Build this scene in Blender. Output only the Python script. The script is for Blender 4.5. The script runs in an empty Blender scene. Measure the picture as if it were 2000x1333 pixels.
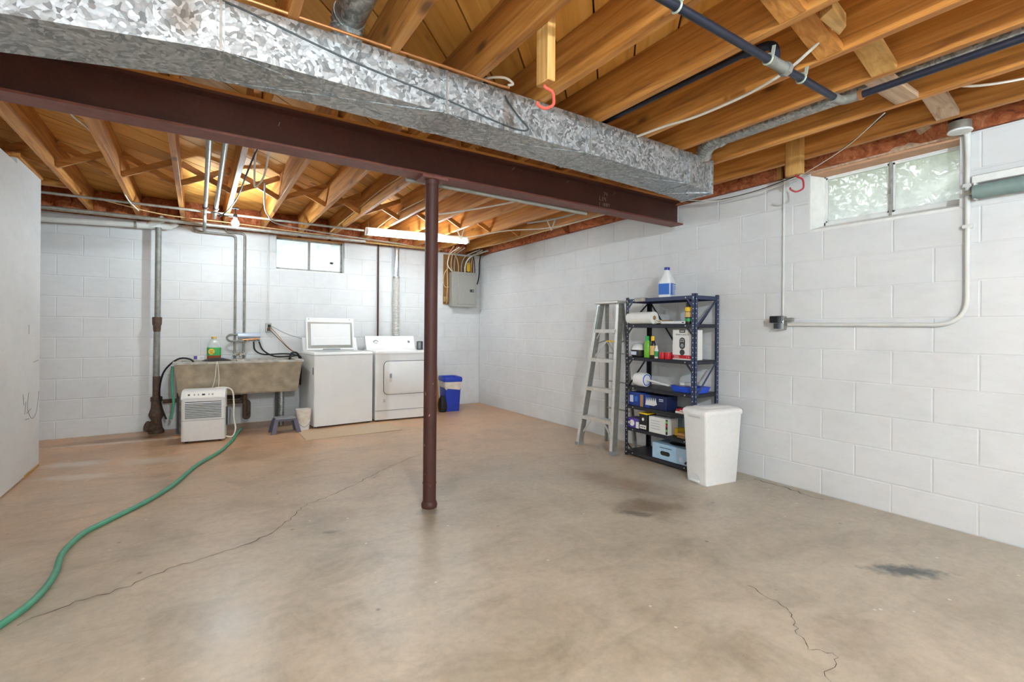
import bpy, bmesh, math, random
from mathutils import Vector, Matrix
random.seed(7)
PI = math.pi
SC = bpy.context.scene
COL = SC.collection

# ------------------------------------------------------------------ camera
YAW, ROLL, H, FPX = 0.578846, 0.0083428, 1.12, 938.57
fw = Vector((math.sin(YAW), math.cos(YAW), 0)); rt = Vector((math.cos(YAW), -math.sin(YAW), 0)); up = Vector((0, 0, 1))
cxv = rt * math.cos(ROLL) + up * math.sin(ROLL); cyv = -rt * math.sin(ROLL) + up * math.cos(ROLL); czv = -fw
cd = bpy.data.cameras.new('camera'); cam = bpy.data.objects.new('camera', cd); COL.objects.link(cam)
cam.matrix_world = Matrix(((cxv.x, cyv.x, czv.x, 0), (cxv.y, cyv.y, czv.y, 0), (cxv.z, cyv.z, czv.z, H), (0, 0, 0, 1)))
cd.sensor_width = 36; cd.lens = 36 * FPX / 2000; cd.shift_y = -(666.5 - 644.945) / 2000
cd.clip_start = .05; cd.clip_end = 100
SC.camera = cam

# ------------------------------------------------------------------ world, exposure
wd = bpy.data.worlds.new('world'); SC.world = wd; wd.use_nodes = True
bg = wd.node_tree.nodes['Background']; bg.inputs[0].default_value = (.94, .97, 1, 1); bg.inputs[1].default_value = 2.6
SC.view_settings.view_transform = 'Standard'; SC.view_settings.look = 'None'
SC.view_settings.exposure = 2.0; SC.view_settings.gamma = 1; SC.view_settings.use_curve_mapping = False
BULB_FAR, BULB_NEAR, FILL_BACK, TUBE = 210, 90, 1900, 18      # emission strengths of the lamps built below
BULB_STORE = 170; FILL_SIDE = 200

fill = bpy.data.objects.new('photo_flash', bpy.data.lights.new('photo_flash', 'POINT')); COL.objects.link(fill); fill.data.energy = 6; fill.data.shadow_soft_size = .16; fill.data.color = (.86, .95, 1)
fill.location = (-.4, -.5, 1.45)                     # added fill light with no body, beside the camera

# ------------------------------------------------------------------ helpers
def rgb(h, a=1):
    h = h.lstrip('#'); c = [int(h[i:i+2], 16) / 255 for i in (0, 2, 4)]
    return tuple(x / 12.92 if x <= .04045 else ((x + .055) / 1.055) ** 2.4 for x in c) + (a,)

class NT:
    def __init__(s, name):
        s.m = bpy.data.materials.new(name); s.m.use_nodes = True; s.t = s.m.node_tree
        s.b = s.t.nodes['Principled BSDF']; s.out = s.t.nodes['Material Output']
    def n(s, typ, **kw):
        nd = s.t.nodes.new(typ)
        for k, v in kw.items():
            if k.startswith('_'): setattr(nd, k[1:], v)
            else:
                i = nd.inputs[int(k[1:])] if k[0] == 'i' and k[1:].isdigit() else nd.inputs[k]
                if hasattr(v, 'is_output'): s.t.links.new(v, i)
                else: i.default_value = v
        return nd
    def link(s, a, b): s.t.links.new(a, b)
    def set(s, **kw):
        for k, v in kw.items():
            i = s.b.inputs[k.replace('_', ' ')]
            if hasattr(v, 'is_output'): s.t.links.new(v, i)
            else: i.default_value = v
        return s
    def obj(s): return s.n('ShaderNodeTexCoord').outputs['Object']
    def geo(s): return s.n('ShaderNodeNewGeometry').outputs['Position']
    def mapping(s, v, sc=(1, 1, 1), loc=(0, 0, 0), rot=(0, 0, 0)):
        return s.n('ShaderNodeMapping', Vector=v, Scale=sc, Location=loc, Rotation=rot).outputs[0]
    def noise(s, v, scale, detail=4, rough=.55, dist=0):
        return s.n('ShaderNodeTexNoise', Vector=v, Scale=scale, Detail=detail, Roughness=rough, Distortion=dist).outputs[0]
    def ramp(s, f, stops):
        nd = s.n('ShaderNodeValToRGB', Fac=f); e = nd.color_ramp.elements
        while len(e) < len(stops): e.new(.5)
        for el, (p, c) in zip(e, stops):
            el.position = p; el.color = c if len(c) == 4 else tuple(c) + (1,)
        return nd.outputs[0]
    def mix(s, f, a, b, mode='MIX'):
        nd = s.n('ShaderNodeMix', _data_type='RGBA', _blend_type=mode)
        for i, v in ((0, f), (6, a), (7, b)):
            if hasattr(v, 'is_output'): s.link(v, nd.inputs[i])
            else: nd.inputs[i].default_value = v
        return nd.outputs[2]
    def math(s, op, a, b=0.0, c=0.0, clamp=False):
        nd = s.n('ShaderNodeMath', _operation=op, _use_clamp=clamp)
        for i, v in enumerate((a, b, c)):
            if hasattr(v, 'is_output'): s.link(v, nd.inputs[i])
            else: nd.inputs[i].default_value = v
        return nd.outputs[0]
    def bump(s, h, strength=.3, dist=.01):
        o = s.n('ShaderNodeBump', Height=h, Strength=strength, Distance=dist).outputs[0]
        s.link(o, s.b.inputs['Normal']); return o

M = {}
def plain(name, col, rough=.5, metal=0, noise=.06, scale=30, bump=0, coat=0, alpha=1, trans=0, ior=1.45, spec=.5):
    t = NT(name); c = rgb(col) if isinstance(col, str) else col
    if noise:
        v = t.obj(); f = t.noise(v, scale)
        lo = tuple(x * (1 - noise * 1.6) for x in c[:3]) + (1,); hi = tuple(min(1, x * (1 + noise)) for x in c[:3]) + (1,)
        t.set(Base_Color=t.ramp(f, [(.3, lo), (.7, hi)]))
        if bump: t.bump(f, bump, .004)
    else: t.set(Base_Color=c)
    t.set(Roughness=rough, Metallic=metal, Coat_Weight=coat, Transmission_Weight=trans, IOR=ior, Alpha=alpha, Specular_IOR_Level=spec)
    M[name] = t.m; return t.m

def emit(name, col, strength):
    t = NT(name); t.set(Base_Color=col, Emission_Color=col, Emission_Strength=strength, Roughness=.4); M[name] = t.m; return t.m

def wood(name, axis, light, mid, dark, rough=.55, scale=1.0):
    t = NT(name); v = t.obj()
    rnd = t.n('ShaderNodeObjectInfo').outputs['Random']
    off = t.n('ShaderNodeCombineXYZ', X=t.math('MULTIPLY', rnd, 37), Y=t.math('MULTIPLY', rnd, 91), Z=t.math('MULTIPLY', rnd, 53)).outputs[0]
    v = t.n('ShaderNodeVectorMath', _operation='ADD', i0=v, i1=off).outputs[0]
    s = [26 * scale] * 3; s['xyz'.index(axis)] = 1.3 * scale
    g = t.noise(t.mapping(v, tuple(s)), 1, 6, .62, .7)
    s2 = [7 * scale] * 3; s2['xyz'.index(axis)] = .9 * scale
    b = t.noise(t.mapping(v, tuple(s2)), 1, 3, .5, .4)
    c1 = t.ramp(g, [(.28, dark), (.5, mid), (.74, light)])
    c2 = t.ramp(b, [(.35, (.84, .81, .78)), (.62, (1.06, 1.04, 1.02))])
    c = t.mix(1, c1, c2, 'MULTIPLY')
    s3 = [5.2] * 3; s3['xyz'.index(axis)] = 2.0
    kn = t.n('ShaderNodeTexVoronoi', Vector=t.mapping(v, tuple(s3)), Scale=1.0).outputs['Distance']
    c = t.mix(t.ramp(kn, [(.05, (.8, .8, .8)), (.14, (0, 0, 0))]), c, tuple(x * .32 for x in dark[:3]) + (1,))
    tint = t.ramp(rnd, [(0, (.86, .85, .84)), (.5, (1, 1, 1)), (1, (1.1, 1.07, 1.0))])
    c = t.mix(1, c, tint, 'MULTIPLY')
    t.set(Base_Color=c, Roughness=rough); t.bump(g, .22, .003)
    M[name] = t.m; return t.m

def cr(pts, k=6):
    P = [Vector(p) for p in pts]; out = []
    for i in range(len(P) - 1):
        p0 = P[i-1] if i else P[0] * 2 - P[1]; p1, p2 = P[i], P[i+1]
        p3 = P[i+2] if i + 2 < len(P) else P[-1] * 2 - P[-2]
        for j in range(k):
            t = j / k
            out.append(.5 * ((2 * p1) + (p2 - p0) * t + (2*p0 - 5*p1 + 4*p2 - p3) * t*t + (3*p1 - p0 - 3*p2 + p3) * t**3))
    out.append(P[-1]); return out

def elbow(pts, r, k=5):
    P = [Vector(p) for p in pts]; out = [P[0]]
    for i in range(1, len(P) - 1):
        a = (P[i-1] - P[i]); b = (P[i+1] - P[i]); d = min(r, a.length * .49, b.length * .49)
        A = P[i] + a.normalized() * d; B = P[i] + b.normalized() * d
        for j in range(k + 1):
            t = j / k; out.append(A.lerp(P[i], t).lerp(P[i].lerp(B, t), t))
    out.append(P[-1]); return out

class MB:
    def __init__(s): s.v = []; s.f = []; s.sm = []; s.mi = []; s.cur = 0
    def mat(s, i): s.cur = i; return s
    def add(s, vs, fs, smooth=False):
        o = len(s.v); s.v += [Vector(p) for p in vs]
        for f in fs: s.f.append(tuple(i + o for i in f)); s.sm.append(smooth); s.mi.append(s.cur)
        return s
    def box(s, x0, x1, y0, y1, z0, z1):
        vs = [(x, y, z) for z in (z0, z1) for y in (y0, y1) for x in (x0, x1)]
        return s.add(vs, [(0, 2, 3, 1), (4, 5, 7, 6), (0, 1, 5, 4), (2, 6, 7, 3), (0, 4, 6, 2), (1, 3, 7, 5)])
    def rbox(s, x0, x1, y0, y1, z0, z1, r=.01, seg=2, mtx=None):
        bm = bmesh.new(); bmesh.ops.create_cube(bm, size=1)
        for v in bm.verts: v.co = Vector(((x0 + x1) / 2 + v.co.x * (x1 - x0), (y0 + y1) / 2 + v.co.y * (y1 - y0), (z0 + z1) / 2 + v.co.z * (z1 - z0)))
        bmesh.ops.bevel(bm, geom=bm.edges[:], offset=r, segments=seg, profile=.5, affect='EDGES', clamp_overlap=True)
        bm.verts.index_update(); vs = [(mtx @ v.co if mtx else v.co.copy()) for v in bm.verts]
        s.add(vs, [tuple(v.index for v in f.verts) for f in bm.faces], True); bm.free(); return s
    def bar(s, p, q, w, h, upv=(0, 0, 1)):
        p, q = Vector(p), Vector(q); d = (q - p).normalized(); u = Vector(upv)
        sd = d.cross(u)
        if sd.length < 1e-4: sd = d.cross(Vector((1, 0, 0)))
        sd.normalize(); u = sd.cross(d).normalized()
        vs = [c + sd * (a * w / 2) + u * (b * h / 2) for c in (p, q) for a, b in ((-1, -1), (1, -1), (1, 1), (-1, 1))]
        return s.add(vs, [(0, 3, 2, 1), (4, 5, 6, 7), (0, 1, 5, 4), (1, 2, 6, 5), (2, 3, 7, 6), (3, 0, 4, 7)])
    def tube(s, pts, r, n=10, cap=True, sq=False):
        P = [Vector(p) for p in pts]; N = len(P); R = r if isinstance(r, (list, tuple)) else [r] * N
        d0 = (P[1] - P[0]).normalized(); u = Vector((0, 0, 1)) if abs(d0.z) < .9 else Vector((1, 0, 0))
        u = (u - d0 * u.dot(d0)).normalized(); vs = []; pd = d0
        for i in range(N):
            d = (P[min(i+1, N-1)] - P[max(i-1, 0)]); d = d.normalized() if d.length > 1e-9 else pd
            u = u - d * u.dot(d); u.normalize(); w = d.cross(u); pd = d
            for k in range(n):
                a = 2 * PI * k / n; vs.append(P[i] + (u * math.cos(a) + w * math.sin(a)) * R[i])
        fs = [(i*n + k, i*n + (k+1) % n, (i+1)*n + (k+1) % n, (i+1)*n + k) for i in range(N-1) for k in range(n)]
        s.add(vs, fs, True)
        if cap:
            o = len(s.v) - len(vs)
            s.f.append(tuple(o + k for k in range(n))[::-1]); s.sm.append(False); s.mi.append(s.cur)
            s.f.append(tuple(o + (N-1)*n + k for k in range(n))); s.sm.append(False); s.mi.append(s.cur)
        return s
    def lathe(s, prof, n=20, c=(0, 0, 0), mtx=None, sx=1, sy=1):
        vs = []
        for r, z in prof:
            for k in range(n):
                a = 2 * PI * k / n; p = Vector((r * math.cos(a) * sx, r * math.sin(a) * sy, z))
                vs.append((mtx @ p if mtx else p) + Vector(c))
        m = len(prof)
        fs = [(i*n + k, i*n + (k+1) % n, (i+1)*n + (k+1) % n, (i+1)*n + k) for i in range(m-1) for k in range(n)]
        fs += [tuple(range(n))[::-1], tuple((m-1)*n + k for k in range(n))]
        return s.add(vs, fs, True)
    def prism(s, poly, a0, a1, axis='y'):
        f = {'y': lambda p, a: (p[0], a, p[1]), 'x': lambda p, a: (a, p[0], p[1]), 'z': lambda p, a: (p[0], p[1], a)}[axis]
        n = len(poly); vs = [f(p, a0) for p in poly] + [f(p, a1) for p in poly]
        return s.add(vs, [tuple(range(n)), tuple(range(n, 2*n))[::-1]] + [(i, i + n, (i+1) % n + n, (i+1) % n) for i in range(n)])
    def loft(s, rings, cap=True, smooth=True):
        n = len(rings[0]); vs = [p for r in rings for p in r]
        s.add(vs, [(i*n + k, i*n + (k+1) % n, (i+1)*n + (k+1) % n, (i+1)*n + k) for i in range(len(rings)-1) for k in range(n)], smooth)
        if cap:
            o = len(s.v) - len(vs)
            for f in (tuple(o + k for k in range(n))[::-1], tuple(o + (len(rings)-1)*n + k for k in range(n))):
                s.f.append(f); s.sm.append(False); s.mi.append(s.cur)
        return s
    def build(s, name, mats, parent=None, loc=None, rotz=0, recenter=True, base=True):
        me = bpy.data.meshes.new(name)
        vs = s.v; c = Vector((0, 0, 0))
        if recenter and vs:
            lo = [min(v[i] for v in vs) for i in range(3)]; hi = [max(v[i] for v in vs) for i in range(3)]
            c = Vector(((lo[0] + hi[0]) / 2, (lo[1] + hi[1]) / 2, lo[2] if base else (lo[2] + hi[2]) / 2))
        me.from_pydata([v - c for v in vs], [], s.f)
        me.polygons.foreach_set('use_smooth', s.sm); me.polygons.foreach_set('material_index', s.mi)
        for m in (mats if isinstance(mats, (list, tuple)) else [mats]): me.materials.append(M[m] if isinstance(m, str) else m)
        bm = bmesh.new(); bm.from_mesh(me); bmesh.ops.recalc_face_normals(bm, faces=bm.faces); bm.to_mesh(me); bm.free()
        if any(s.sm):
            try: me.set_sharp_from_angle(angle=math.radians(38))
            except Exception: pass
        o = bpy.data.objects.new(name, me); COL.objects.link(o)
        o.parent = parent; o.location = (Vector(loc) if loc else Vector((0, 0, 0))) + c
        o.rotation_euler = (0, 0, rotz); return o

def tag(o, label, cat, group=None):
    o['label'] = label; o['category'] = cat
    if group: o['group'] = group
    return o
def thing(name, label, cat, loc=(0, 0, 0), rotz=0, group=None):
    o = bpy.data.objects.new(name, None); COL.objects.link(o); o.empty_display_size = .1
    o.location = loc; o.rotation_euler = (0, 0, rotz); return tag(o, label, cat, group)
def struct(o): o['kind'] = 'structure'; return o
def dup(o, parent=None, **kw):
    c = o.copy(); COL.objects.link(c); c.parent = parent
    for k, v in kw.items(): setattr(c, k, v)
    return c
def text(body, size, mat, parent, loc, rot, name='lettering', ext=.0004):
    cu = bpy.data.curves.new('t', 'FONT'); cu.body = body; cu.size = size; cu.extrude = ext; cu.align_x = 'CENTER'; cu.align_y = 'CENTER'; cu.resolution_u = 2
    t = bpy.data.objects.new('t', cu); COL.objects.link(t)
    dg = bpy.context.evaluated_depsgraph_get(); me = bpy.data.meshes.new_from_object(t.evaluated_get(dg))
    bpy.data.objects.remove(t); me.name = name; me.materials.clear(); me.materials.append(M[mat])
    o = bpy.data.objects.new(name, me); COL.objects.link(o); o.parent = parent; o.location = loc; o.rotation_euler = rot; return o
def pipe(name, pts, r, mat, label, cat='pipe', group=None, n=10, k=0, er=0):
    p = cr(pts, k) if k else (elbow(pts, er) if er else pts)
    return tag(MB().tube(p, r, n).build(name, mat), label, cat, group)

# ------------------------------------------------------------------ materials
def wallmat(name, col, b=.18):
    t = NT(name); v = t.geo(); f = t.noise(v, 90, 5, .6); g = t.noise(v, 1.7, 4, .6); h = t.noise(t.mapping(v, (1, 1, 2.2)), 9, 4)
    c = rgb(col); d = tuple(x * .93 for x in c[:3])
    base = t.mix(1, t.ramp(g, [(.35, d), (.6, c)]), t.ramp(h, [(.3, (.955, .955, .95)), (.55, (1, 1, 1))]), 'MULTIPLY')
    t.set(Base_Color=base, Roughness=.5, Specular_IOR_Level=.35); t.bump(t.math('ADD', f, t.math('MULTIPLY', h, .8)), b, .004); M[name] = t.m
wallmat('block_paint', '#dbdcdd', .14); wallmat('drywall', '#dcdcdb', .06)
plain('mortar', '#cfd0d0', .7)

def floormat():
    t = NT('concrete_floor'); v = t.geo()
    big = t.noise(v, .55, 5, .6, .4); med = t.noise(v, 2.6, 6, .62, .8); fine = t.noise(v, 26, 5, .65); streak = t.noise(t.mapping(v, (1.1, 3.2, 1), rot=(0, 0, .5)), 1.6, 6, .65, 1.2)
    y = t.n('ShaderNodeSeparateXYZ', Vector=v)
    brown_mix = t.math('ADD', t.math('MULTIPLY', t.math('SUBTRACT', y.outputs['Y'], 2.6), .32), t.math('MULTIPLY', t.math('SUBTRACT', big, .5), 1.5), clamp=True)  # brown tone increases towards the back, broken up by noise
    c = t.mix(brown_mix, rgb('#b5aa99'), rgb('#c59d79'))
    c = t.mix(1, c, t.ramp(med, [(.3, (.76, .74, .71)), (.5, (.98, .98, .98)), (.7, (1.13, 1.13, 1.13))]), 'MULTIPLY')
    c = t.mix(1, c, t.ramp(streak, [(.28, (.82, .80, .78)), (.5, (1, 1, 1))]), 'MULTIPLY')
    c = t.mix(1, c, t.ramp(fine, [(.3, (.88, .88, .88)), (.62, (1.05, 1.05, 1.05))]), 'MULTIPLY')
    def stain(c, x, yy, rx, ry, rot, col, amt, dn=2.5):
        m = t.mapping(v, (1 / rx, 1 / ry, 0), rot=(0, 0, 0))
        p = t.n('ShaderNodeVectorMath', _operation='SUBTRACT', i0=v, i1=(x, yy, 0)).outputs[0]
        p = t.n('ShaderNodeVectorRotate', Vector=p, Angle=rot, _rotation_type='Z_AXIS').outputs[0]
        p = t.mapping(p, (1 / rx, 1 / ry, 0))
        ln = t.n('ShaderNodeVectorMath', _operation='LENGTH', i0=p).outputs['Value']
        ln = t.math('ADD', ln, t.math('MULTIPLY', t.math('SUBTRACT', t.noise(v, dn / min(rx, ry) * .35, 6, .7), .5), 1.7))
        return t.mix(t.math('MULTIPLY', t.ramp(ln, [(.35, (1, 1, 1)), (1.0, (0, 0, 0))]), amt), c, col)
    c = stain(c, 2.80, .87, .20, .075, .72, rgb('#3f4a52'), .9, 3.5)
    c = stain(c, 2.42, 2.08, .34, .17, .6, rgb('#6b543e'), .6)
    c = stain(c, 2.25, 2.05, .16, .06, .9, rgb('#3f342a'), .6, 4)
    c = stain(c, 2.6, 2.6, .5, .18, 1.2, rgb('#7a5b3f'), .5)
    c = stain(c, -.85, 5.2, .3, .12, .2, rgb('#c9c0b4'), .75)
    c = stain(c, -.75, 4.75, .35, .1, .3, rgb('#c9c0b4'), .65)
    c = stain(c, -.3, 5.0, .3, .16, .2, rgb('#c4bbae'), .55)
    c = stain(c, -.6, 5.95, .7, .06, .1, rgb('#d0c8bd'), .6)
    c = stain(c, .42, 5.85, .35, .2, 0, rgb('#6b3f22'), .7)
    c = stain(c, -.7, 6.1, .5, .12, 0, rgb('#5d4c3f'), .55)
    c = stain(c, .62, 2.75, .05, .025, .4, rgb('#75695a'), .8)
    c = stain(c, 1.2, 2.75, .1, .07, 0, rgb('#6d655b'), .6)
    spk = t.n('ShaderNodeTexVoronoi', Vector=v, Scale=9.0, Randomness=1.0)
    pick = lambda vo, lo: t.ramp(t.n('ShaderNodeSeparateColor', Color=vo.outputs['Color']).outputs[0], [(lo, (0, 0, 0)), (lo + .02, (1, 1, 1))])
    c = t.mix(t.math('MULTIPLY', t.math('MULTIPLY', t.ramp(spk.outputs['Distance'], [(.04, (1, 1, 1)), (.075, (0, 0, 0))]), pick(spk, .62)), .85), c, rgb('#dcd7cd'))
    scr = t.noise(t.mapping(v, (2.2, 16, 1), rot=(0, 0, .35)), 1.5, 5, .7, .6)
    c = t.mix(t.math('MULTIPLY', t.ramp(scr, [(.68, (0, 0, 0)), (.74, (1, 1, 1))]), .45), c, rgb('#d6cfc2'))
    sc2 = t.noise(t.mapping(v, (3.1, 13, 1), rot=(0, 0, -.3), loc=(4, 1, 0)), 1.7, 5, .7, .8)
    c = t.mix(t.math('MULTIPLY', t.ramp(sc2, [(.68, (0, 0, 0)), (.76, (1, 1, 1))]), .5), c, rgb('#77695a'))
    sp2 = t.n('ShaderNodeTexVoronoi', Vector=t.mapping(v, (1, 1, 1), loc=(5, 3, 0)), Scale=6.0)
    c = t.mix(t.math('MULTIPLY', t.math('MULTIPLY', t.ramp(sp2.outputs['Distance'], [(.035, (1, 1, 1)), (.08, (0, 0, 0))]), pick(sp2, .6)), .7), c, rgb('#5b4f43'))
    r = t.ramp(t.math('ADD', t.math('MULTIPLY', med, .6), t.math('MULTIPLY', streak, .4)), [(.3, (.27, .27, .27)), (.7, (.46, .46, .46))])
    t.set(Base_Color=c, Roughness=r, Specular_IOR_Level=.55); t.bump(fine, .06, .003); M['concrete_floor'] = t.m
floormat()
L_, M_, D_ = rgb('#e0aa62'), rgb('#c4853f'), rgb('#8c5726')
for ax in 'xyz': wood('joist_' + ax, ax, L_, M_, D_)
wood('plank_x', 'x', rgb('#f0c072'), rgb('#e3aa54'), rgb('#bd843a'), .68, .42)
for ax in 'xyz': wood('pale_' + ax, ax, rgb('#e3c084'), rgb('#cfa15d'), rgb('#a97c3e'), .6)
wood('whitish_x', 'x', rgb('#dccbb8'), rgb('#c3a78c'), rgb('#98765a'), .6)

def galv(name, lo, hi, sc, metal=.75):
    t = NT(name); v = t.obj(); w = t.n('ShaderNodeTexNoise', Vector=v, Scale=9.0, Detail=3.0)
    vv = t.n('ShaderNodeVectorMath', _operation='ADD', i0=v, i1=t.n('ShaderNodeVectorMath', _operation='SCALE', i0=w.outputs['Color'], Scale=.12).outputs[0]).outputs[0]
    vo = t.n('ShaderNodeTexVoronoi', Vector=t.mapping(vv, (1, 1.0, 1.0)), Scale=sc)
    f = t.n('ShaderNodeSeparateColor', Color=vo.outputs['Color']).outputs[0]
    c = t.ramp(f, [(0, lo), (.45, tuple((a + b) / 2 for a, b in zip(lo, hi))), (1, hi)])
    ed = t.ramp(vo.outputs['Distance'], [(.0, (1, 1, 1)), (.75, (.8, .8, .8))])
    c = t.mix(1, c, ed, 'MULTIPLY')
    t.set(Base_Color=c, Metallic=metal, Roughness=t.ramp(f, [(0, (.30, .30, .30)), (1, (.52, .52, .52))]))
    t.bump(f, .35, .004); M[name] = t.m
galv('galvanized', rgb('#8f979c'), rgb('#d9dfe3'), 62, .65)
galv('galvanized_pipe', rgb('#8c908e'), rgb('#d0d2cf'), 60, .6)

def beammat():
    t = NT('beam_paint'); v = t.obj(); f = t.noise(v, 3, 5); g = t.noise(v, 60, 4)
    t.set(Base_Color=t.mix(1, t.ramp(f, [(.3, rgb('#4a2a23')), (.7, rgb('#5c352c'))]), t.ramp(g, [(.3, (.86, .86, .86)), (.7, (1.08, 1.06, 1.05))]), 'MULTIPLY'), Roughness=.45); t.bump(g, .08, .003); M['beam_paint'] = t.m
    t = NT('column_paint'); v = t.obj(); f = t.noise(v, 3, 4); ch = t.noise(t.mapping(v, (1, 1, .5)), 34, 3, .6)
    zz = t.n('ShaderNodeSeparateXYZ', Vector=v).outputs['Z']
    low = t.ramp(t.math('MULTIPLY', zz, .5), [(.0, (1, 1, 1)), (.75, (.0, .0, .0))])
    chip = t.math('MULTIPLY', t.ramp(ch, [(.685, (0, 0, 0)), (.715, (1, 1, 1))]), low)
    t.set(Base_Color=t.mix(chip, t.ramp(f, [(.3, rgb('#402420')), (.7, rgb('#523029'))]), rgb('#b89a86')), Roughness=.52, Specular_IOR_Level=.35); M['column_paint'] = t.m
beammat()
plain('flange_red', '#7d4a3f', .5, 0, .12, 20)
plain('chalk', '#b59a8e', .9); plain('white_enamel', '#e9eaea', .28, 0, .015, 6, coat=.3); plain('enamel_shade', '#d9dadb', .35, 0, .02)
plain('white_plastic', '#e6e6e5', .4, 0, .02); plain('pipe_paint', '#d6d6d2', .45, 0, .06, 8); plain('grey_plastic', '#8f9094', .45); plain('dark_grey', '#3c3d40', .5)
plain('black_rubber', '#1b1b1c', .5); plain('black_iron', '#2f3240', .38, .4, .1, 25); plain('cast_iron', '#5d4b3e', .75, .1, .3, 30, .4); plain('old_steel', '#a7a49c', .45, .55, .14, 30)
plain('lead_grey', '#8d8c86', .55, .3, .16, 22); plain('copper', '#c98c5a', .35, .7, .1, 18); plain('chrome', '#dfe6ee', .14, .9, .03); plain('filter_blue', '#c6d3e6', .25, .2, .03); plain('brass', '#b2925b', .4, .7)
plain('sink_concrete', '#ab9d88', .75, 0, .2, 9, .3); plain('sink_top', '#bab6ad', .7, 0, .22, 14, .3)
plain('cable_white', '#e7e2d6', .5, 0, .03); plain('cable_tan', '#c9a877', .5, 0, .08); plain('cable_grey', '#9b9890', .5); plain('hose_green', '#4f9b7d', .42, 0, .1, 12)
plain('hook_red', '#e2584a', .35, 0, .04); plain('hook_dark_red', '#a81e2a', .35, 0, .04); plain('smudge', '#4a4f50', .7, 0, .2)
plain('shelf_navy', '#3a4260', .42, .15, .08); plain('shelf_dark', '#33343c', .45, .3, .1); plain('hole', '#c9ccd4', .6, 0, 0); plain('aluminium', '#d6d4cf', .4, .45, .07, 30); plain('aluminium_dark', '#a19e97', .45, .5, .1)
plain('bin_blue', '#2440b4', .4, 0, .05); plain('liner', '#e6dccf', .45, 0, .1, 18, .3); plain('plum', '#5c596c', .45, 0, .06); plain('mat_beige', '#c3ad92', .85, 0, .05, 60, .2)
plain('panel_grey', '#a6a49d', .42, .2, .03); plain('ply', '#8f6535', .7, 0, .16, 6); plain('yellow', '#ecc22a', .5, 0, .04); plain('green', '#2fa24c', .4, 0, .05); plain('lime', '#79c03a', .35, 0, .06)
plain('red', '#c4202a', .4, 0, .04); plain('label_blue', '#3b6fc4', .45, 0, .05); plain('label_pale', '#c9d6ec', .45, 0, .04); plain('cap_blue', '#22309c', .35, 0, 0); plain('navy_box', '#1f3f8e', .5, 0, .06)
plain('deep_blue', '#16224c', .5, 0, .06); plain('paper', '#ecebe6', .75, 0, .02); plain('card_brown', '#a97f50', .8, 0, .06); plain('box_white', '#e3e2de', .55, 0, .02); plain('box_black', '#26241f', .5, 0, .05); plain('purple', '#5d46a0', .5, 0, .05)
plain('sky_box', '#a9c8e0', .5, 0, .05); plain('tray_blue', '#2d55cf', .4, 0, .05); plain('tan_wood', '#cf9a55', .6, 0, .12, 14); plain('amber', '#9b4a1e', .25, 0, .05, coat=.3); plain('dark_bottle', '#2d2318', .3, 0, .05)
plain('jug_plastic', '#e9edf0', .35, 0, .02); plain('clear_plastic', '#e3e8ea', .15, 0, 0, alpha=.42); plain('tawny', '#d8b26a', .5); plain('insul_dark', '#7c3a26', .95, 0, .3, 30, .6); plain('shade_green', '#7f928e', .5, 0, .06)
plain('frame_white', '#e4e4e1', .5, 0, .05, 18); plain('frame_grey', '#a3a29c', .6, .1, .2, 30); plain('salmon', '#c99a7b', .65, 0, .1, 12); plain('foliage', '#93a085', .8, 0, .25, 4); plain('outside_white', '#e8ebee', .8, 0, .03); plain('outside_ground', '#8d9a76', .9, 0, .2, 2)
plain('screw', '#dedfe2', .35, .5, 0); plain('scuff', '#77777a', .8, 0, .1); plain('fixture_white', '#e9e9e6', .45, 0, .02); plain('strap_green', '#b8c2b4', .45, .4, .1)
def insul():
    t = NT('insulation'); v = t.obj(); f = t.noise(v, 14, 7, .7, 1.2); g = t.noise(v, 60, 4)
    t.set(Base_Color=t.ramp(f, [(.25, rgb('#5d2a18')), (.42, rgb('#ac5a34')), (.58, rgb('#cc7b4c')), (.78, rgb('#e6b096'))]), Roughness=.9); t.bump(t.math('ADD', f, t.math('MULTIPLY', g, .4)), .9, .03); M['insulation'] = t.m
insul()
def panemat(name, tint, amt):
    t = NT(name); v = t.obj(); f = t.noise(v, 7, 5, .6)
    tr = t.n('ShaderNodeBsdfTransparent', Color=tint); df = t.n('ShaderNodeBsdfTranslucent', Color=rgb('#a9acab')); dd = t.n('ShaderNodeBsdfDiffuse', Color=rgb('#c9cdcb'))
    m1 = t.n('ShaderNodeMixShader', Fac=.35, i1=df.outputs[0], i2=dd.outputs[0])
    m = t.n('ShaderNodeMixShader', Fac=t.ramp(f, [(.3, (amt - .12,) * 3), (.7, (amt + .12,) * 3)]), i1=tr.outputs[0], i2=m1.outputs[0])
    gl = t.n('ShaderNodeBsdfGlossy', Roughness=.12); m2 = t.n('ShaderNodeMixShader', Fac=.06, i1=m.outputs[0], i2=gl.outputs[0])
    t.link(m2.outputs[0], t.out.inputs[0]); M[name] = t.m
panemat('dusty_glass', rgb('#eef0ee'), .76); panemat('frosted_glass', rgb('#e8eef2'), .72)
emit('bulb_far', (.77, .92, 1, 1), BULB_FAR); emit('bulb_near', (.77, .92, 1, 1), BULB_NEAR); emit('fill_back', (.77, .92, 1, 1), FILL_BACK); emit('fill_side', (.77, .92, 1, 1), FILL_SIDE); emit('bulb_store', (.77, .92, 1, 1), BULB_STORE); emit('tube_glow', (.82, .94, 1, 1), TUBE)
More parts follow.
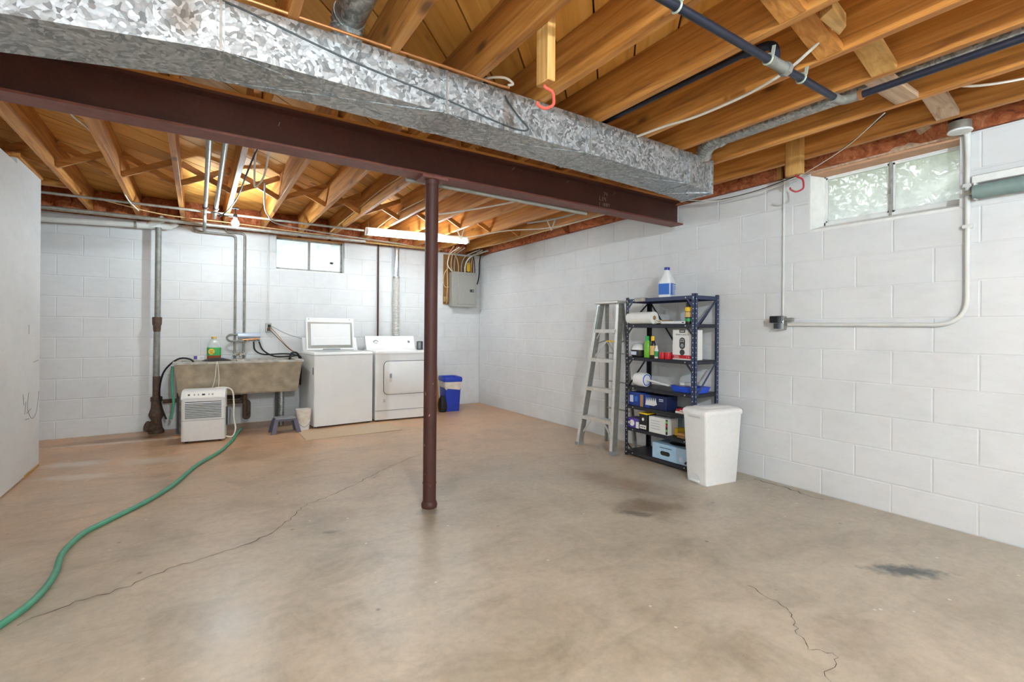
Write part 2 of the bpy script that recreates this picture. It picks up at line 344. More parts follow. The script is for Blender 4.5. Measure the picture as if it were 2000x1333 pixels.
# ------------------------------------------------------------------ the setting
XR, YB, XL, XS, YF = 3.617, 6.45, -1.06, -3.2, -2.2
ZT, ZJ, ZS = 2.25, 2.29, 2.52           # wall top, joist underside, subfloor underside
CH, CO, CW = .2065, -.0265, .40          # block course height, first joint offset, block length
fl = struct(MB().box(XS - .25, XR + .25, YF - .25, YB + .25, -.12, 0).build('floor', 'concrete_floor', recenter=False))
def strip(pts, w, name, mat, parent, z=.0008, jit=.006):
    P = cr([(x, y, z) for x, y in pts], 7); vs = []; fs = []
    for i, p in enumerate(P):
        d = (P[min(i+1, len(P)-1)] - P[max(i-1, 0)]).normalized(); sd = Vector((-d.y, d.x, 0)); ww = w * random.uniform(.35, 1); o = sd * random.uniform(-jit, jit) * 2
        vs += [p + o - sd * ww / 2, p + o + sd * ww / 2]
        if i: fs.append((2*i-2, 2*i-1, 2*i+1, 2*i))
    return MB().add(vs, fs).build(name, mat, parent, recenter=False)
plain('crack_dark', '#5a4c3f', .9, 0, .1)
strip([(1.95, 4.1), (1.677, 4.039), (1.4, 3.86), (1.165, 3.688), (.95, 3.5), (.732, 3.35), (.552, 3.223), (.437, 3.03), (.316, 2.886), (.1, 2.777), (-.105, 2.725), (-.261, 2.626), (-.408, 2.6), (-.56, 2.51)], .006, 'crack', 'crack_dark', fl)
strip([(2.04, 1.2), (2.0, 1.02), (1.9, .93), (1.82, .84), (1.86, .78), (1.72, .74), (1.6, .66)], .0035, 'crack', 'crack_dark', fl)
strip([(3.55, 2.05), (3.54, 1.8), (3.5, 1.55)], .01, 'crack', 'crack_dark', fl, jit=.01)

def rects_minus(a0, a1, z0, z1, holes):
    out = [(a0, a1, z0, z1)]
    for h0, h1, k0, k1 in holes:
        nw = []
        for b0, b1, c0, c1 in out:
            if h1 <= b0 or h0 >= b1 or k1 <= c0 or k0 >= c1: nw.append((b0, b1, c0, c1)); continue
            if b0 < h0: nw.append((b0, h0, c0, c1))
            if h1 < b1: nw.append((h1, b1, c0, c1))
            m0, m1 = max(b0, h0), min(b1, h1)
            if c0 < k0: nw.append((m0, m1, c0, k0))
            if k1 < c1: nw.append((m0, m1, k1, c1))
        out = nw
    return out
W1 = (.79, 1.591, 1.838, ZT)             # openings: back wall (x, z), right wall (y, z)
W2 = (.90, 1.697, 1.842, ZT)
def block_wall(name, a0, a1, hole, phase, axis):
    D = .0032; b = MB()
    for r in rects_minus(a0, a1, 0, ZT, [hole]):
        if axis == 'y': b.box(r[0], r[1], YB + D, YB + .25, r[2], r[3])
        else: b.box(XR + D, XR + .25, r[0], r[1], r[2], r[3])
    if axis == 'y': b.box(XR, XR + .25, YB + D, YB + .25, 0, ZT)
    w = struct(b.build(name, 'block_paint', recenter=False)); cache = {}
    k = 0; z = CO
    while z < ZT - .01:
        z0, z1 = max(z, 0) + .003, min(z + CH, ZT) - .003
        a = a0 + ((phase + (k % 2) * CW / 2 - a0) % CW) - CW
        while a < a1:
            for r in rects_minus(max(a, a0) + .003, min(a + CW, a1) - .003, z0, z1, [hole]):
                if r[1] - r[0] < .02 or r[3] - r[2] < .01: continue
                key = (round(r[1] - r[0], 3), round(r[3] - r[2], 3))
                if key not in cache:
                    w2, h2 = key[0] / 2, key[1] / 2; e = .0035; ring = lambda i, d: [(-w2 + i, d, -h2 + i), (w2 - i, d, -h2 + i), (w2 - i, d, h2 - i), (-w2 + i, d, h2 - i)]
                    m = MB().loft([ring(0, .03), ring(0, .002), ring(e, 0)], True, False)
                    o = m.build('concrete_block', 'block_paint', w, recenter=False); cache[key] = o
                else: o = dup(cache[key], w)
                ca, cz = (r[0] + r[1]) / 2, (r[2] + r[3]) / 2; j = random.uniform(0, .0008)
                if axis == 'y': o.location = (ca, YB + j, cz)
                else: o.location = (XR + j, ca, cz); o.rotation_euler = (0, 0, -PI / 2)
            a += CW
        z += CH; k += 1
    return w
block_wall('wall_back', -1.75, XR, W1, -.778, 'y')
block_wall('wall_right', YF, YB, W2, 4.41, 'x')
struct(MB().box(XS - .25, -1.75, YB, YB + .25, 0, ZT).build('wall_back_store', 'drywall', recenter=False))
struct(MB().box(XS - .25, XS, YF - .25, YB, 0, ZS).build('wall_store', 'drywall', recenter=False))
struct(MB().box(XS, XR + .25, YF - .25, YF, 0, ZS).build('wall_front', 'drywall', recenter=False))
wl = struct(MB().box(XL - .1, XL, YF, 4.68, .012, 2.25).box(XL - .1, XL, 4.68, 5.29, .012, 2.29).build('wall_left', 'drywall', recenter=False))
MB().box(XL - .09, XL + .003, 4.9, 5.285, 0, .022).build('sole_plate', 'pale_y', wl)
MB().box(XL - .09, XL - .01, YF, 4.9, 0, .013).build('sole_plate', 'pale_y', wl)
MB().box(XL - .1, XL + .012, 4.70, 5.29, 2.29, 2.33).build('top_plate', 'joist_y', wl)
for pts in ([(5.0, .62), (4.97, .52), (5.03, .44), (5.12, .41), (5.22, .46), (5.27, .6)], [(4.93, .56), (4.9, .47)], [(4.86, .62), (4.88, .54)], [(4.95, .47), (5.06, .49)], [(4.92, .43), (5.02, .42)], [(5.12, .84), (5.25, .85)], [(4.99, 1.13), (4.99, 1.06)]):
    MB().tube(cr([(XL, y, z) for y, z in pts], 5), .0022, 5).build('scuff_mark', 'scuff', wl)

# rim joists, sill plates
trim = lambda n, b, m: struct(b.build(n, m, recenter=False))
trim('trim_1', MB().box(XR + .1, XR + .2, YF, YB + .2, ZT, ZJ), 'joist_y'); trim('trim_2', MB().box(XS, XR + .1, YB + .1, YB + .2, ZT, ZJ), 'joist_x')
trim('trim_3', MB().box(XR + .2, XR + .25, YF - .25, YB + .25, ZT, ZS), 'joist_y'); trim('trim_4', MB().box(XS - .25, XR + .2, YB + .2, YB + .25, ZT, ZS), 'joist_x')

# ceiling: subfloor slab, diagonal planks, joists, bridging
ceil = struct(MB().box(XS - .25, XR + .25, YF - .25, YB + .25, ZS + .022, ZS + .08).build('ceiling', 'cast_iron', recenter=False))
R2 = math.sqrt(2); PW = .19; x0, x1, y0, y1 = XS, XR + .2, YF, YB + .2
p = .097 - 60 * PW
while p < 6:
    c = p + PW / 2                                        # (x - y)/sqrt2 of the plank's centre line
    xa, xb = max(x0, y0 + c * R2), min(x1, y1 + c * R2)
    if xb - xa > .25:
        cuts = [xa, xb]
        if xb - xa > 2.4: cuts = [xa, random.uniform(xa + .8, xb - .8), xb]
        for a, b in zip(cuts, cuts[1:]):
            L = (b - a) * R2; o = MB().box(-L / 2 + .002, L / 2 - .002, -PW / 2 + .0045, PW / 2 - .0045, 0, .021).build('plank', 'plank_x', ceil, recenter=False)
            xm = (a + b) / 2; o.location = (xm, xm - c * R2, ZS + random.uniform(0, .001)); o.rotation_euler = (0, 0, PI / 4)
    p += PW
NEAR = [-2.85, -2.45, -2.05, -1.66, -1.27, -.865, -.49, -.1, .292, .685, 1.083, 1.468, 1.866, 2.25, 2.60, 3.005, 3.42]
FAR = [-2.9, -2.5, -2.1, -1.71, -1.32, -.912, -.532, -.145, .25, .632, 1.043, 1.405, 1.82, 2.19, 2.555, 2.962, 3.378]
protos = {}
for nm, xs, ya, yb in (('n', NEAR, YF, 2.93), ('f', FAR, 2.80, YB + .19)):
    for x in xs:
        if nm not in protos:
            o = MB().rbox(-.019, .019, ya, yb, ZJ, ZS, .002, 1).build('joist', 'joist_y', ceil); protos[nm] = o; o.location.x = x
        else: o = dup(protos[nm], ceil); o.location.x = x
for i in range(len(FAR) - 1):
    a, b = FAR[i] + .019, FAR[i+1] - .019; yy = 4.86 + (.12 if i > 9 else 0)
    if a < -1.4: continue
    MB().bar((a, yy - .02, ZJ + .025), (b, yy - .02, ZS - .03), .022, .045).build('bridging', 'joist_x', ceil)
    MB().bar((a, yy + .02, ZS - .03), (b, yy + .02, ZJ + .025), .022, .045).build('bridging', 'joist_x', ceil)
for i, (yy, m, *fl_) in {11: (.93, 'joist_x'), 12: (.97, 'joist_x'), 13: (.90, 'pale_x'), 14: (.945, 'whitish_x', .0), 15: (.895, 'whitish_x')}.items():
    a, b = NEAR[i] + .019, NEAR[i+1] - .019
    MB().bar((a, yy, ZJ + (.016 if fl_ else .12)), (b, yy, ZJ + .016), .095, .03).build('blocking', m, ceil)
MB().bar((NEAR[16] + .019, 1.04, ZJ + .06), (XR + .03, 1.04, ZJ + .02), .07, .03).build('blocking', 'whitish_x', ceil)
MB().bar((FAR[5] - .4, 5.5, ZJ + .03), (FAR[5] - .019, 5.5, ZJ + .03), .05, .04).build('blocking', 'joist_x', ceil)
for y, h in ((2.15, .07), (1.93, .06), (2.0, .05)):
    MB().box(XR - .0, XR + .03, y - .03, y + .03, ZJ - .03, ZJ + .1).build('blocking', 'pale_z', ceil)

# insulation stuffed against the rim: one batt per bay
def batt(x0, x1, y0, y1, z0, z1, face, label, grp):
    n, m = 14, 5; vs = []; fs = []; rnd = random.Random(hash((round(x0, 2), round(y0, 2))) & 0xffff); ph = rnd.uniform(0, 9)
    for j in range(m + 1):
        for i in range(n + 1):
            u, v = i / n, j / m; bul = .075 * math.sin(PI * min(1, v * .8 + .2)) * (1 + .5 * math.sin(u * 9 + ph)) + rnd.uniform(-.015, .02)
            z = z0 + (z1 - z0) * v
            if face == 'x': vs.append((x0 - bul, y0 + (y1 - y0) * u, z))
            else: vs.append((x0 + (x1 - x0) * u, y0 - bul, z))
    for j in range(m):
        for i in range(n): a = j * (n + 1) + i; fs.append((a, a + 1, a + n + 2, a + n + 1))
    k = len(vs); back = [(x1, p[1], p[2]) if face == 'x' else (p[0], y1, p[2]) for p in vs]; b = MB().add(vs, fs, True)
    rim = [i for i in range(n + 1)] + [(j + 1) * (n + 1) - 1 for j in range(1, m + 1)] + [m * (n + 1) + i for i in range(n - 1, -1, -1)] + [j * (n + 1) for j in range(m - 1, 0, -1)]
    bv = [vs[i] for i in rim] + [back[i] for i in rim]; q = len(rim)
    b.add(bv, [(i, (i + 1) % q, (i + 1) % q + q, i + q) for i in range(q)] + [tuple(range(q, 2 * q))])
    tag(b.build('insulation_batt', 'insulation'), label, 'insulation', grp)
edges = [6.3, 4.3, 2.95, 1.9, .9, -.2, -2.1]
for (b, a), wh in zip(zip(edges, edges[1:]), ('by the electrical panel corner', 'just beyond the steel beam', 'between beam and hanging block', 'above the window', 'above the green roll', 'nearest the camera')):
    batt(XR + .012, XR + .19, a + .03, b - .03, ZT + .004, ZS - .005, 'x', 'rusty brown fibreglass batt atop right wall, ' + wh, 'insulation along the right wall')
nth = ['first', 'second', 'third', 'fourth', 'fifth', 'sixth', 'seventh', 'eighth', 'ninth', 'tenth', 'eleventh', 'twelfth', 'thirteenth']
q = 0
for a, b in zip(FAR, FAR[1:]):
    if a < -1.5: continue
    batt(a + .022, b - .022, YB + .02, YB + .19, ZT + .004, ZS - .005, 'y', 'dark red fibreglass batt over the back wall, %s joist bay from the left' % nth[q], 'insulation above the back wall'); q += 1

# windows
def window_back():
    w = struct(MB().box(W1[0], W1[1], YB + .0, YB + .25, W1[2] - .012, W1[2] + .004).build('window_1', 'frame_white', recenter=False))
    x0, x1, z0, z1, y = .775, 1.62, 1.835, 2.26, YB + .11
    b = MB()
    for r in ((x0, x1, z0, z0 + .035), (x0, x1, z1 - .04, z1), (x0, x0 + .03, z0, z1), (x1 - .05, x1, z0, z1)): b.box(r[0], r[1], y, y + .03, r[2], r[3])
    b.build('window_frame', 'frame_grey', w)
    MB().box(1.17, 1.195, y - .006, y + .03, z0, z1).build('mullion', 'frame_grey', w)
    for a, c in ((x0 + .03, 1.17), (1.195, x1 - .05)): MB().box(a, c, y + .012, y + .017, z0 + .035, z1 - .04).build('pane', 'frosted_glass', w)
    MB().box(W1[0], W1[1], YB + .02, YB + .2, ZT - .012, ZT).build('head_plate', 'joist_x', w)
    MB().lathe([(.001, -.012), (.016, -.006), (.02, 0), (.012, .008)], 9, (1.46, y + .008, 1.975), Matrix.Rotation(PI / 2, 3, 'X'), 1.2, .8).build('hole_patch', 'black_rubber', w)
window_back()
def window_right():
    w = struct(MB().prism([(XR + .001, W2[2] - .02), (XR + .25, W2[2] - .02), (XR + .25, W2[2] + .05), (XR + .13, W2[2] + .042), (XR + .001, W2[2] + .002)], W2[0], W2[1], 'y').build('window_2', 'frame_white', recenter=False))
    MB().prism([(XR + .001, W2[1] + .01), (XR + .001, W2[1] - .003), (XR + .15, W2[1] - .045), (XR + .15, W2[1] + .01)], W2[2] + .002, ZT - .001, 'z').build('side_reveal', 'frame_white', w)
    y0, y1, z0, z1, x = .84, 1.675, 1.872, 2.255, XR + .125
    b = MB()
    for r in ((y0, y1, z0, z0 + .03), (y0, y1, z1 - .035, z1), (y0, y0 + .03, z0, z1), (y1 - .025, y1, z0, z1)): b.box(x, x + .035, r[0], r[1], r[2], r[3])
    b.build('window_frame', 'frame_white', w)
    MB().box(x - .006, x + .035, 1.258, 1.272, z0, z1).build('mullion', 'frame_grey', w)
    MB().box(x - .014, x - .006, 1.258, 1.272, 2.02, 2.05).build('latch', 'old_steel', w)
    for a, c in ((y0 + .03, 1.255), (1.275, y1 - .025)):
        sb = MB()
        for r in ((a, c, z0 + .03, z0 + .042), (a, c, z1 - .047, z1 - .035), (a, a + .01, z0 + .03, z1 - .035), (c - .01, c, z0 + .03, z1 - .035)): sb.box(x + .006, x + .028, *r)
        sb.build('sash', 'frame_white', w)
        MB().box(x + .014, x + .019, a + .01, c - .01, z0 + .042, z1 - .047).build('pane', 'dusty_glass', w)
    MB().box(XR + .004, XR + .13, W2[0] - .02, W2[1] + .03, ZT - .022, ZT).build('head_plate', 'salmon', w)
    MB().box(XR - .012, XR + .004, W2[0], W2[1] + .02, ZT - .008, ZT + .03).build('head_trim', 'whitish_x', w)
window_right()

# outside: ground beyond the walls, a shrub and a pale downspout in front of the right window
struct(MB().box(XR + .26, XR + 9, YF - 4, YB + 4, 1.60, 1.74).build('ground_side', 'outside_ground', recenter=False))
struct(MB().box(XS - 4, XR + .25, YB + .26, YB + 8, 1.60, 1.72).build('ground_back', 'outside_ground', recenter=False))
def shrub(cx, cy, cz, r, n, label):
    b = MB(); rnd = random.Random(3)
    for i in range(n):
        d = Vector((rnd.gauss(0, 1), rnd.gauss(0, 1), rnd.gauss(0, .8))).normalized() * r * rnd.uniform(.45, 1); c = Vector((cx, cy, cz)) + Vector((d.x * .45, d.y, d.z * .75))
        u = Vector((rnd.gauss(0, 1), rnd.gauss(0, 1), rnd.gauss(0, 1))).normalized(); w = u.orthogonal().normalized(); s = rnd.uniform(.03, .055)
        b.add([c - u * s, c + w * s * .45, c + u * s, c - w * s * .45], [(0, 1, 2, 3)])
    t = thing('shrub', label, 'shrub', (cx, cy, 1.74)); o = b.build('foliage', 'foliage'); o.parent = t; o.location = o.location - Vector((cx, cy, 1.74)); o['kind'] = 'stuff'
    MB().tube([(0, 0, 0), (.03, .02, .3), (0, .05, .6)], [.03, .025, .015], 7).build('stem', 'joist_z', t)
shrub(XR + 1.75, 2.0, 2.6, 1.25, 5200, 'blurred green shrub filling the view outside the right window')
hr = thing('handrail', 'sloping white rail outside the right window, seen through its right pane', 'railing', (XR + 1.1, 1.3, 1.74))
MB().bar((0, .6, .27), (0, -.9, .86), .07, .075).build('rail', 'outside_white', hr)
for y, h in ((.57, .27), (-.85, .82)): MB().box(-.03, .03, y - .03, y + .03, 0, h).build('post', 'outside_white', hr)
# ------------------------------------------------------------------ steel beam, column, trunk duct
BZ0, BZ1, BY = 2.072, 2.275, 2.76
bm_ = thing('steel_beam', 'dark brown steel I-beam spanning the basement under the joists', 'beam', (.9, BY + .065, BZ0))
L = lambda x: x - .9
MB().box(L(-1.05), L(XR + .02), -.005, .005, .014, BZ1 - BZ0 - .012).build('web', 'beam_paint', bm_)
MB().prism([(-.065, 0), (.065, 0), (.065, .012), (.012, .018), (-.012, .018), (-.065, .012)], L(-1.05), L(XR + .02), 'x').build('bottom_flange', 'flange_red', bm_)
MB().box(L(-1.05), L(XR + .02), -.065, .065, BZ1 - BZ0 - .014, BZ1 - BZ0).build('top_flange', 'beam_paint', bm_)
MB().box(L(-1.05), L(XR), -.07, .07, BZ1 - BZ0, ZJ - BZ0).build('nailer', 'joist_x', bm_)
rnd = random.Random(5)
def strokes(x, z, glyphs, s):
    b = MB()
    for i, g in enumerate(glyphs):
        for (a0, c0), (a1, c1) in g: b.bar((x + i * s * .8 + a0 * s, -.0062, z + c0 * s), (x + i * s * .8 + a1 * s, -.0062, z + c1 * s), .002, .004, (0, 1, 0))
    b.build('chalk_mark', 'chalk', bm_, recenter=False)
G7 = [((.1, 1), (.6, 1)), ((.6, 1), (.3, 0))]; G4 = [((.1, 1), (.1, .5)), ((.1, .5), (.6, .5)), ((.5, 1), (.5, 0))]; GZ = [((.1, .9), (.5, .9)), ((.5, .9), (.1, .1)), ((.1, .1), (.6, .1))]
GL = [((.1, 1), (.1, 0)), ((.1, 0), (.5, 0))]; GJ = [((.5, 1), (.5, .1)), ((.5, .1), (.2, .1))]; GN = [((.1, 0), (.1, 1)), ((.1, 1), (.5, 0)), ((.5, 0), (.5, 1))]; GY = [((.1, 1), (.3, .5)), ((.6, 1), (.3, .5)), ((.3, .5), (.3, 0))]
strokes(L(2.70), .125, [G7, G4], .032); strokes(L(2.66), .085, [GL, GZ, G4], .032); strokes(L(2.66), .042, [GL, GJ, GN, GN, GY], .03)
for x, z in ((1.83, .17), (2.32, .165), (.35, .12), (2.8, .15)):
    MB().tube([(L(x), -.005, z), (L(x), -.03, z), (L(x) + .003, -.034, z + .012)], .0018, 5).build('hanger_nail', 'old_steel', bm_)
col = thing('support_column', 'brown round steel post holding up the middle of the beam', 'column', (1.228, 2.77 + .045, 0))
MB().lathe([(.041, .03), (.041, 2.045)], 28).build('shaft', 'column_paint', col)
MB().lathe([(.047, 0), (.05, .012), (.05, .022), (.046, .032), (.043, .04)], 28).build('base_collar', 'column_paint', col)
MB().lathe([(.0435, .15), (.0435, .158)], 28).build('weld_ring', 'column_paint', col)
MB().lathe([(.043, 2.03), (.046, 2.04), (.046, 2.055)], 28).build('top_collar', 'column_paint', col)
MB().box(-.085, .085, -.06, .06, 2.055, 2.072).build('cap_plate', 'flange_red', col)

duct = thing('trunk_duct', 'galvanized rectangular sheet metal duct running in front of the beam', 'duct', (1.0, 2.1, 2.09))
def dsec(x0, x1, f0, b0, z0, f1, b1, z1, top=2.287):
    r = lambda x, f, b, z: [(x - 1, f - 2.1, z - 2.09), (x - 1, b - 2.1, z - 2.09), (x - 1, b - 2.1, top - 2.09), (x - 1, f - 2.1, top - 2.09)]
    c = lambda x, f, b, z: Vector((x - 1, (f + b) / 2 - 2.1, (z + top) / 2 - 2.09))
    m = MB(); A, B = r(x0, f0, b0, z0), r(x1, f1, b1, z1)
    # cross-broken sheet: bottom face pressed into a shallow pyramid
    m.loft([A, B], True, False)
    return m.build('duct_section', 'galvanized', duct)
FY, KY, DZ = 1.98, 2.225, 2.096
S = [(-1.04, FY, KY + .03, 1.955), (.06, FY, KY, DZ), (.93, FY, KY, DZ), (1.795, FY + .002, KY + .01, DZ - .002), (2.68, FY + .012, KY + .02, DZ - .014), (2.93, FY + .03, KY + .03, DZ - .028)]
for a, b in zip(S, S[1:]): dsec(a[0], b[0], a[1], a[2], a[3], b[1], b[2], b[3])
for x, f, k, z in S[1:5]:
    x -= 1; f -= 2.1; k -= 2.1; z -= 2.09; t = 2.287 - 2.09; w = .012
    MB().box(x - w, x + w, f - .004, f + .002, z, t).build('seam_cleat', 'galvanized', duct)
    MB().box(x - .004, x + .004, f - .007, f, z, t).build('drive_slip', 'old_steel', duct)
    MB().box(x - w, x + w, f - .004, k + .004, z - .004, z + .002).build('seam_cleat', 'galvanized', duct)
x, f, k, z = S[5]; x -= 1; f -= 2.1; k -= 2.1; z -= 2.09
MB().box(x - .004, x + .016, f - .006, k + .006, z - .006, .2).build('end_cap', 'galvanized', duct)
MB().lathe([(.006, -.001), (.006, .004)], 10, (x - .1, f + .12, z + .004)).build('screw_hole', 'black_rubber', duct)
# bottom cross-break folds, a hair proud of the sheet
for (a, b) in zip(S[1:5], S[2:6]):
    za, zb = a[3] - 2.09, b[3] - 2.09
    for p, q in (((a[0], a[1], za), (b[0], b[2], zb)), ((a[0], a[2], za), (b[0], b[1], zb))):
        MB().bar((p[0] - 1 + .02, p[1] - 2.1, p[2] - .001), (q[0] - 1 - .02, q[1] - 2.1, q[2] - .001), .006, .003).build('fold_line', 'galvanized', duct)
# smudge line along the face
sm = MB(); P = cr([(x - 1, FY - .0015 - 2.1, z - 2.09) for x, z in ((-.1, 2.283), (.12, 2.265), (.5, 2.2), (.93, 2.155), (1.2, 2.12), (1.33, 2.112), (1.38, 2.13), (1.33, 2.17), (1.26, 2.23), (1.24, 2.26))], 6)
sm.tube(P, .0045, 5).build('soot_line', 'smudge', duct)
tag(MB().tube(cr([(-.9, 1.965, 2.298), (.13, 1.965, 2.296), (.7, 1.965, 2.295), (1.05, 1.962, 2.292), (1.19, 1.955, 2.287), (1.25, 1.955, 2.29)], 6), .0065, 8).build('copper_line', 'copper'), 'thin copper tube lying along the top edge of the trunk duct', 'pipe')
tag(MB().tube(cr([(1.12, 2.05, 2.30), (1.15, 2.0, 2.325), (1.22, 1.955, 2.33), (1.265, 1.945, 2.31), (1.24, 1.952, 2.297)], 7), .006, 8).build('cable_loop', 'cable_white'), 'small loop of white cable at the end of the copper tube', 'cable')
# take-off elbow on top of the duct (round, crimped)
vp = thing('round_takeoff', 'crimped round galvanized elbow rising off the top of the duct', 'duct', (.52, 2.1, 2.288))
MB().tube([(0, 0, 0), (0, 0, .05)], .066, 20).build('collar', 'galvanized_pipe', vp)
path = elbow([(0, 0, .045), (0, 0, .14), (.01, -.42, .16)], .1, 7)
for a, b in zip(path, path[1:]):
    if (b - a).length > .005: MB().tube([a, b], [.064, .062], 20).build('elbow_segment', 'galvanized_pipe', vp)
for i in range(2, len(path) - 1, 2):
    d = (path[i+1] - path[i-1]).normalized() * .004; MB().tube([path[i] - d, path[i] + d], .068, 20).build('crimp_ring', 'galvanized_pipe', vp)
tag(MB().lathe([(.06, 0), (.06, .09), (.05, .1)], 18, (1.16, 2.12, 2.288)).build('duct_stub', 'dark_grey'), 'dark round stub on top of the duct by the white cable loop', 'duct')
# stack duct in the near joist bay with its elbow down to the trunk
sd_ = thing('branch_duct', 'narrow galvanized branch duct running along the near joists to the right', 'duct', (2.79, 1.9, 2.288))
MB().rbox(-.045, .06, -3.4, -.06, .037, .12, .02, 2).build('run', 'galvanized_pipe', sd_)
for y0, y1, r in ((-.07, -.03, .052), (-.035, .01, .053)): MB().tube([(0, y0, .075), (0, y1, .065)], r, 16).build('elbow_segment', 'galvanized_pipe', sd_)
pth = cr([(0, .0, .066), (.01, .05, .058), (.04, .1, .03), (.06, .12, .002)], 3)
for i, (a, b) in enumerate(zip(pth, pth[1:])): MB().tube([a, b], .05 + .003 * (i % 2), 16).build('elbow_segment', 'galvanized_pipe', sd_)
MB().tube([(.06, .12, -.002), (.06, .12, .012)], .058, 16).build('collar', 'galvanized_pipe', sd_)

# ------------------------------------------------------------------ pipes and hooks on the near side
gp = thing('gas_pipe', 'black iron gas pipe crossing under the near joists then turning along them', 'pipe', (2.0, 1.09, 2.25))
PZ = .0
MB().tube([(-2.6, .0, PZ), (.0, .0, PZ)], .0165, 12).build('run', 'black_iron', gp)
MB().tube([(.0, 0, PZ), (.56, 0, PZ)], .0165, 12).build('run', 'black_iron', gp)
MB().tube([(.625, -.06, PZ), (.625, -2.8, PZ)], .0165, 12).build('run', 'black_iron', gp)
MB().tube(elbow([(.54, 0, PZ), (.625, 0, PZ), (.625, -.085, PZ)], .05), .021, 12).build('elbow_fitting', 'lead_grey', gp)
MB().tube([(.625, -.075, PZ), (.625, -.09, PZ)], .024, 12).build('copper_band', 'copper', gp)
MB().tube([(-.035, 0, PZ), (.1, 0, PZ)], .023, 12).build('tee_fitting', 'lead_grey', gp)
MB().tube([(.09, 0, PZ), (.115, 0, PZ)], .029, 8).build('union_nut', 'lead_grey', gp)
MB().tube(elbow([(.02, .0, PZ), (.02, .0, .085), (-.01, .12, .085)], .05), .02, 12).build('tee_branch', 'black_iron', gp)
MB().tube([(-.01, .1, .085), (-.03, 1.0, .085)], .0145, 10).build('branch_run', 'black_iron', gp)
for x in (-.615, -.035, .235):
    MB().tube([(x + .024 * math.cos(a), 0, .0) if 0 else (x, .0205 * math.sin(a), PZ + .0205 * math.cos(a)) for a in [i * 2 * PI / 14 for i in range(15)]], .0045, 6).build('pipe_strap', 'strap_green', gp)
    MB().bar((x, -.019, .006), (x, -.026, .045), .014, .004, (1, 0, 0)).build('strap_tail', 'strap_green', gp)

pipe('white_cable', [(2.17, 2.02, 2.275), (2.2, 1.8, 2.278), (2.222, 1.62, 2.27), (2.222, 1.35, 2.272), (2.2, 1.15, 2.288), (2.15, 1.01, 2.31), (2.13, .9, 2.36)], .0068, 'cable_white', 'white cable sagging across the near joists behind the gas pipe', 'cable', k=6)
pipe('thermostat_wire', [(3.05, 1.06, 2.292), (3.3, 1.35, 2.25), (3.5, 1.72, 2.208), (3.53, 2.0, 2.175), (3.52, 2.36, 2.185), (3.45, 2.6, 2.23)], .0028, 'cable_white', 'thin white wire drooping from a joist towards the end of the duct', 'wire', k=6, n=6)
pipe('black_wire', [(3.07, 1.06, 2.292), (3.32, 1.35, 2.265), (3.5, 1.62, 2.238), (3.56, 1.85, 2.222), (3.57, 2.1, 2.2), (3.55, 2.4, 2.2), (3.5, 2.65, 2.24)], .0033, 'black_rubber', 'thin black wire sagging beside the white one near the right wall', 'wire', k=6, n=6)
pipe('bay_cable', [(3.0, .82, 2.33), (3.1, .7, 2.3), (3.2, .5, 2.3), (3.25, .3, 2.33)], .006, 'cable_white', 'white cable curving between joists at the upper right edge', 'cable', k=6)
pipe('bay_black_cable', [(3.05, .66, 2.38), (3.12, .55, 2.36), (3.2, .42, 2.36), (3.3, .3, 2.4)], .006, 'black_rubber', 'black cable between joists at the upper right edge', 'cable', k=6)

def hang_block(name, label, x0, x1, y0, y1, z0, z1, m, hook, hookmat, hlabel, hx, hy, s=1, ya=0):
    tag(MB().rbox(x0, x1, y0, y1, z0, z1, .003, 1).build(name, m), label, 'wood block')
    P = [(0, 0, 0), (0, 0, -.012), (.028, 0, -.03), (.034, 0, -.06), (.03, 0, -.082), (.0, 0, -.095), (-.026, 0, -.082), (-.03, 0, -.07)]
    c, sn = math.cos(ya), math.sin(ya)
    o = MB().tube(cr([(hx + a * s * c, hy + a * s * sn, z0 + .004 + zz * s) for a, b, zz in P], 6), .0058, 9).build(hook, hookmat); tag(o, hlabel, 'hook')
hang_block('hanging_wood_block', 'pale two-by-four block hanging from a near joist over the duct', 1.103, 1.141, 1.455, 1.53, 2.075, 2.44, 'pale_z', 'screw_hook', 'hook_red', 'bright red vinyl screw hook under the block above the duct', 1.125, 1.5, 1.0, -.58)
hang_block('hanging_wood_block', 'pale wood block hanging from the joist left of the right wall window', 3.355, 3.4, 1.63, 1.735, 2.185, 2.46, 'pale_z', 'screw_hook', 'hook_dark_red', 'dark red screw hook under the block beside the right wall window', 3.375, 1.67, 1.25, -.9)
tag(MB().prism([(0, 0), (.16, .02), (.2, .06), (.03, .055)], 0, .05, 'z').build('wood_scrap', 'pale_x', loc=(1.92, .83, 2.30)), 'small offcut of pale wood nailed beside a near joist', 'wood scrap')

# ------------------------------------------------------------------ pipes under the far ceiling
pipe('water_pipe', [(-1.75, 5.67, 2.272), (1.62, 5.67, 2.272)], .0125, 'old_steel', 'thin grey steel pipe hung just under the far joists', n=10)
pipe('water_pipe', [(-1.75, 6.06, 2.215), (1.75, 6.06, 2.215)], .02, 'old_steel', 'thick grey steel pipe along the top of the back wall', n=12)
pipe('water_pipe', [(-.1, 6.2, 2.245), (2.85, 6.24, 2.235)], .013, 'brass', 'brownish pipe above the back window running to the electrical panel', n=10)
pipe('water_pipe', [(.05, 2.95, 2.264), (.05, 5.62, 2.264)], .0165, 'old_steel', 'left of two grey pipes running from the beam to the back wall', n=12)
pipe('water_pipe', [(.135, 2.95, 2.264), (.137, 5.9, 2.264)], .0165, 'old_steel', 'right of two grey pipes running from the beam to the back wall', n=12)
for x in (.05, .136):
    tag(MB().tube([(x, 5.38, 2.264), (x, 5.44, 2.264)], .026, 10).build('pipe_clamp', 'cast_iron'), 'dark clamp on the %s of the two pipes coming from the beam' % ('left' if x < .1 else 'right'), 'clamp')
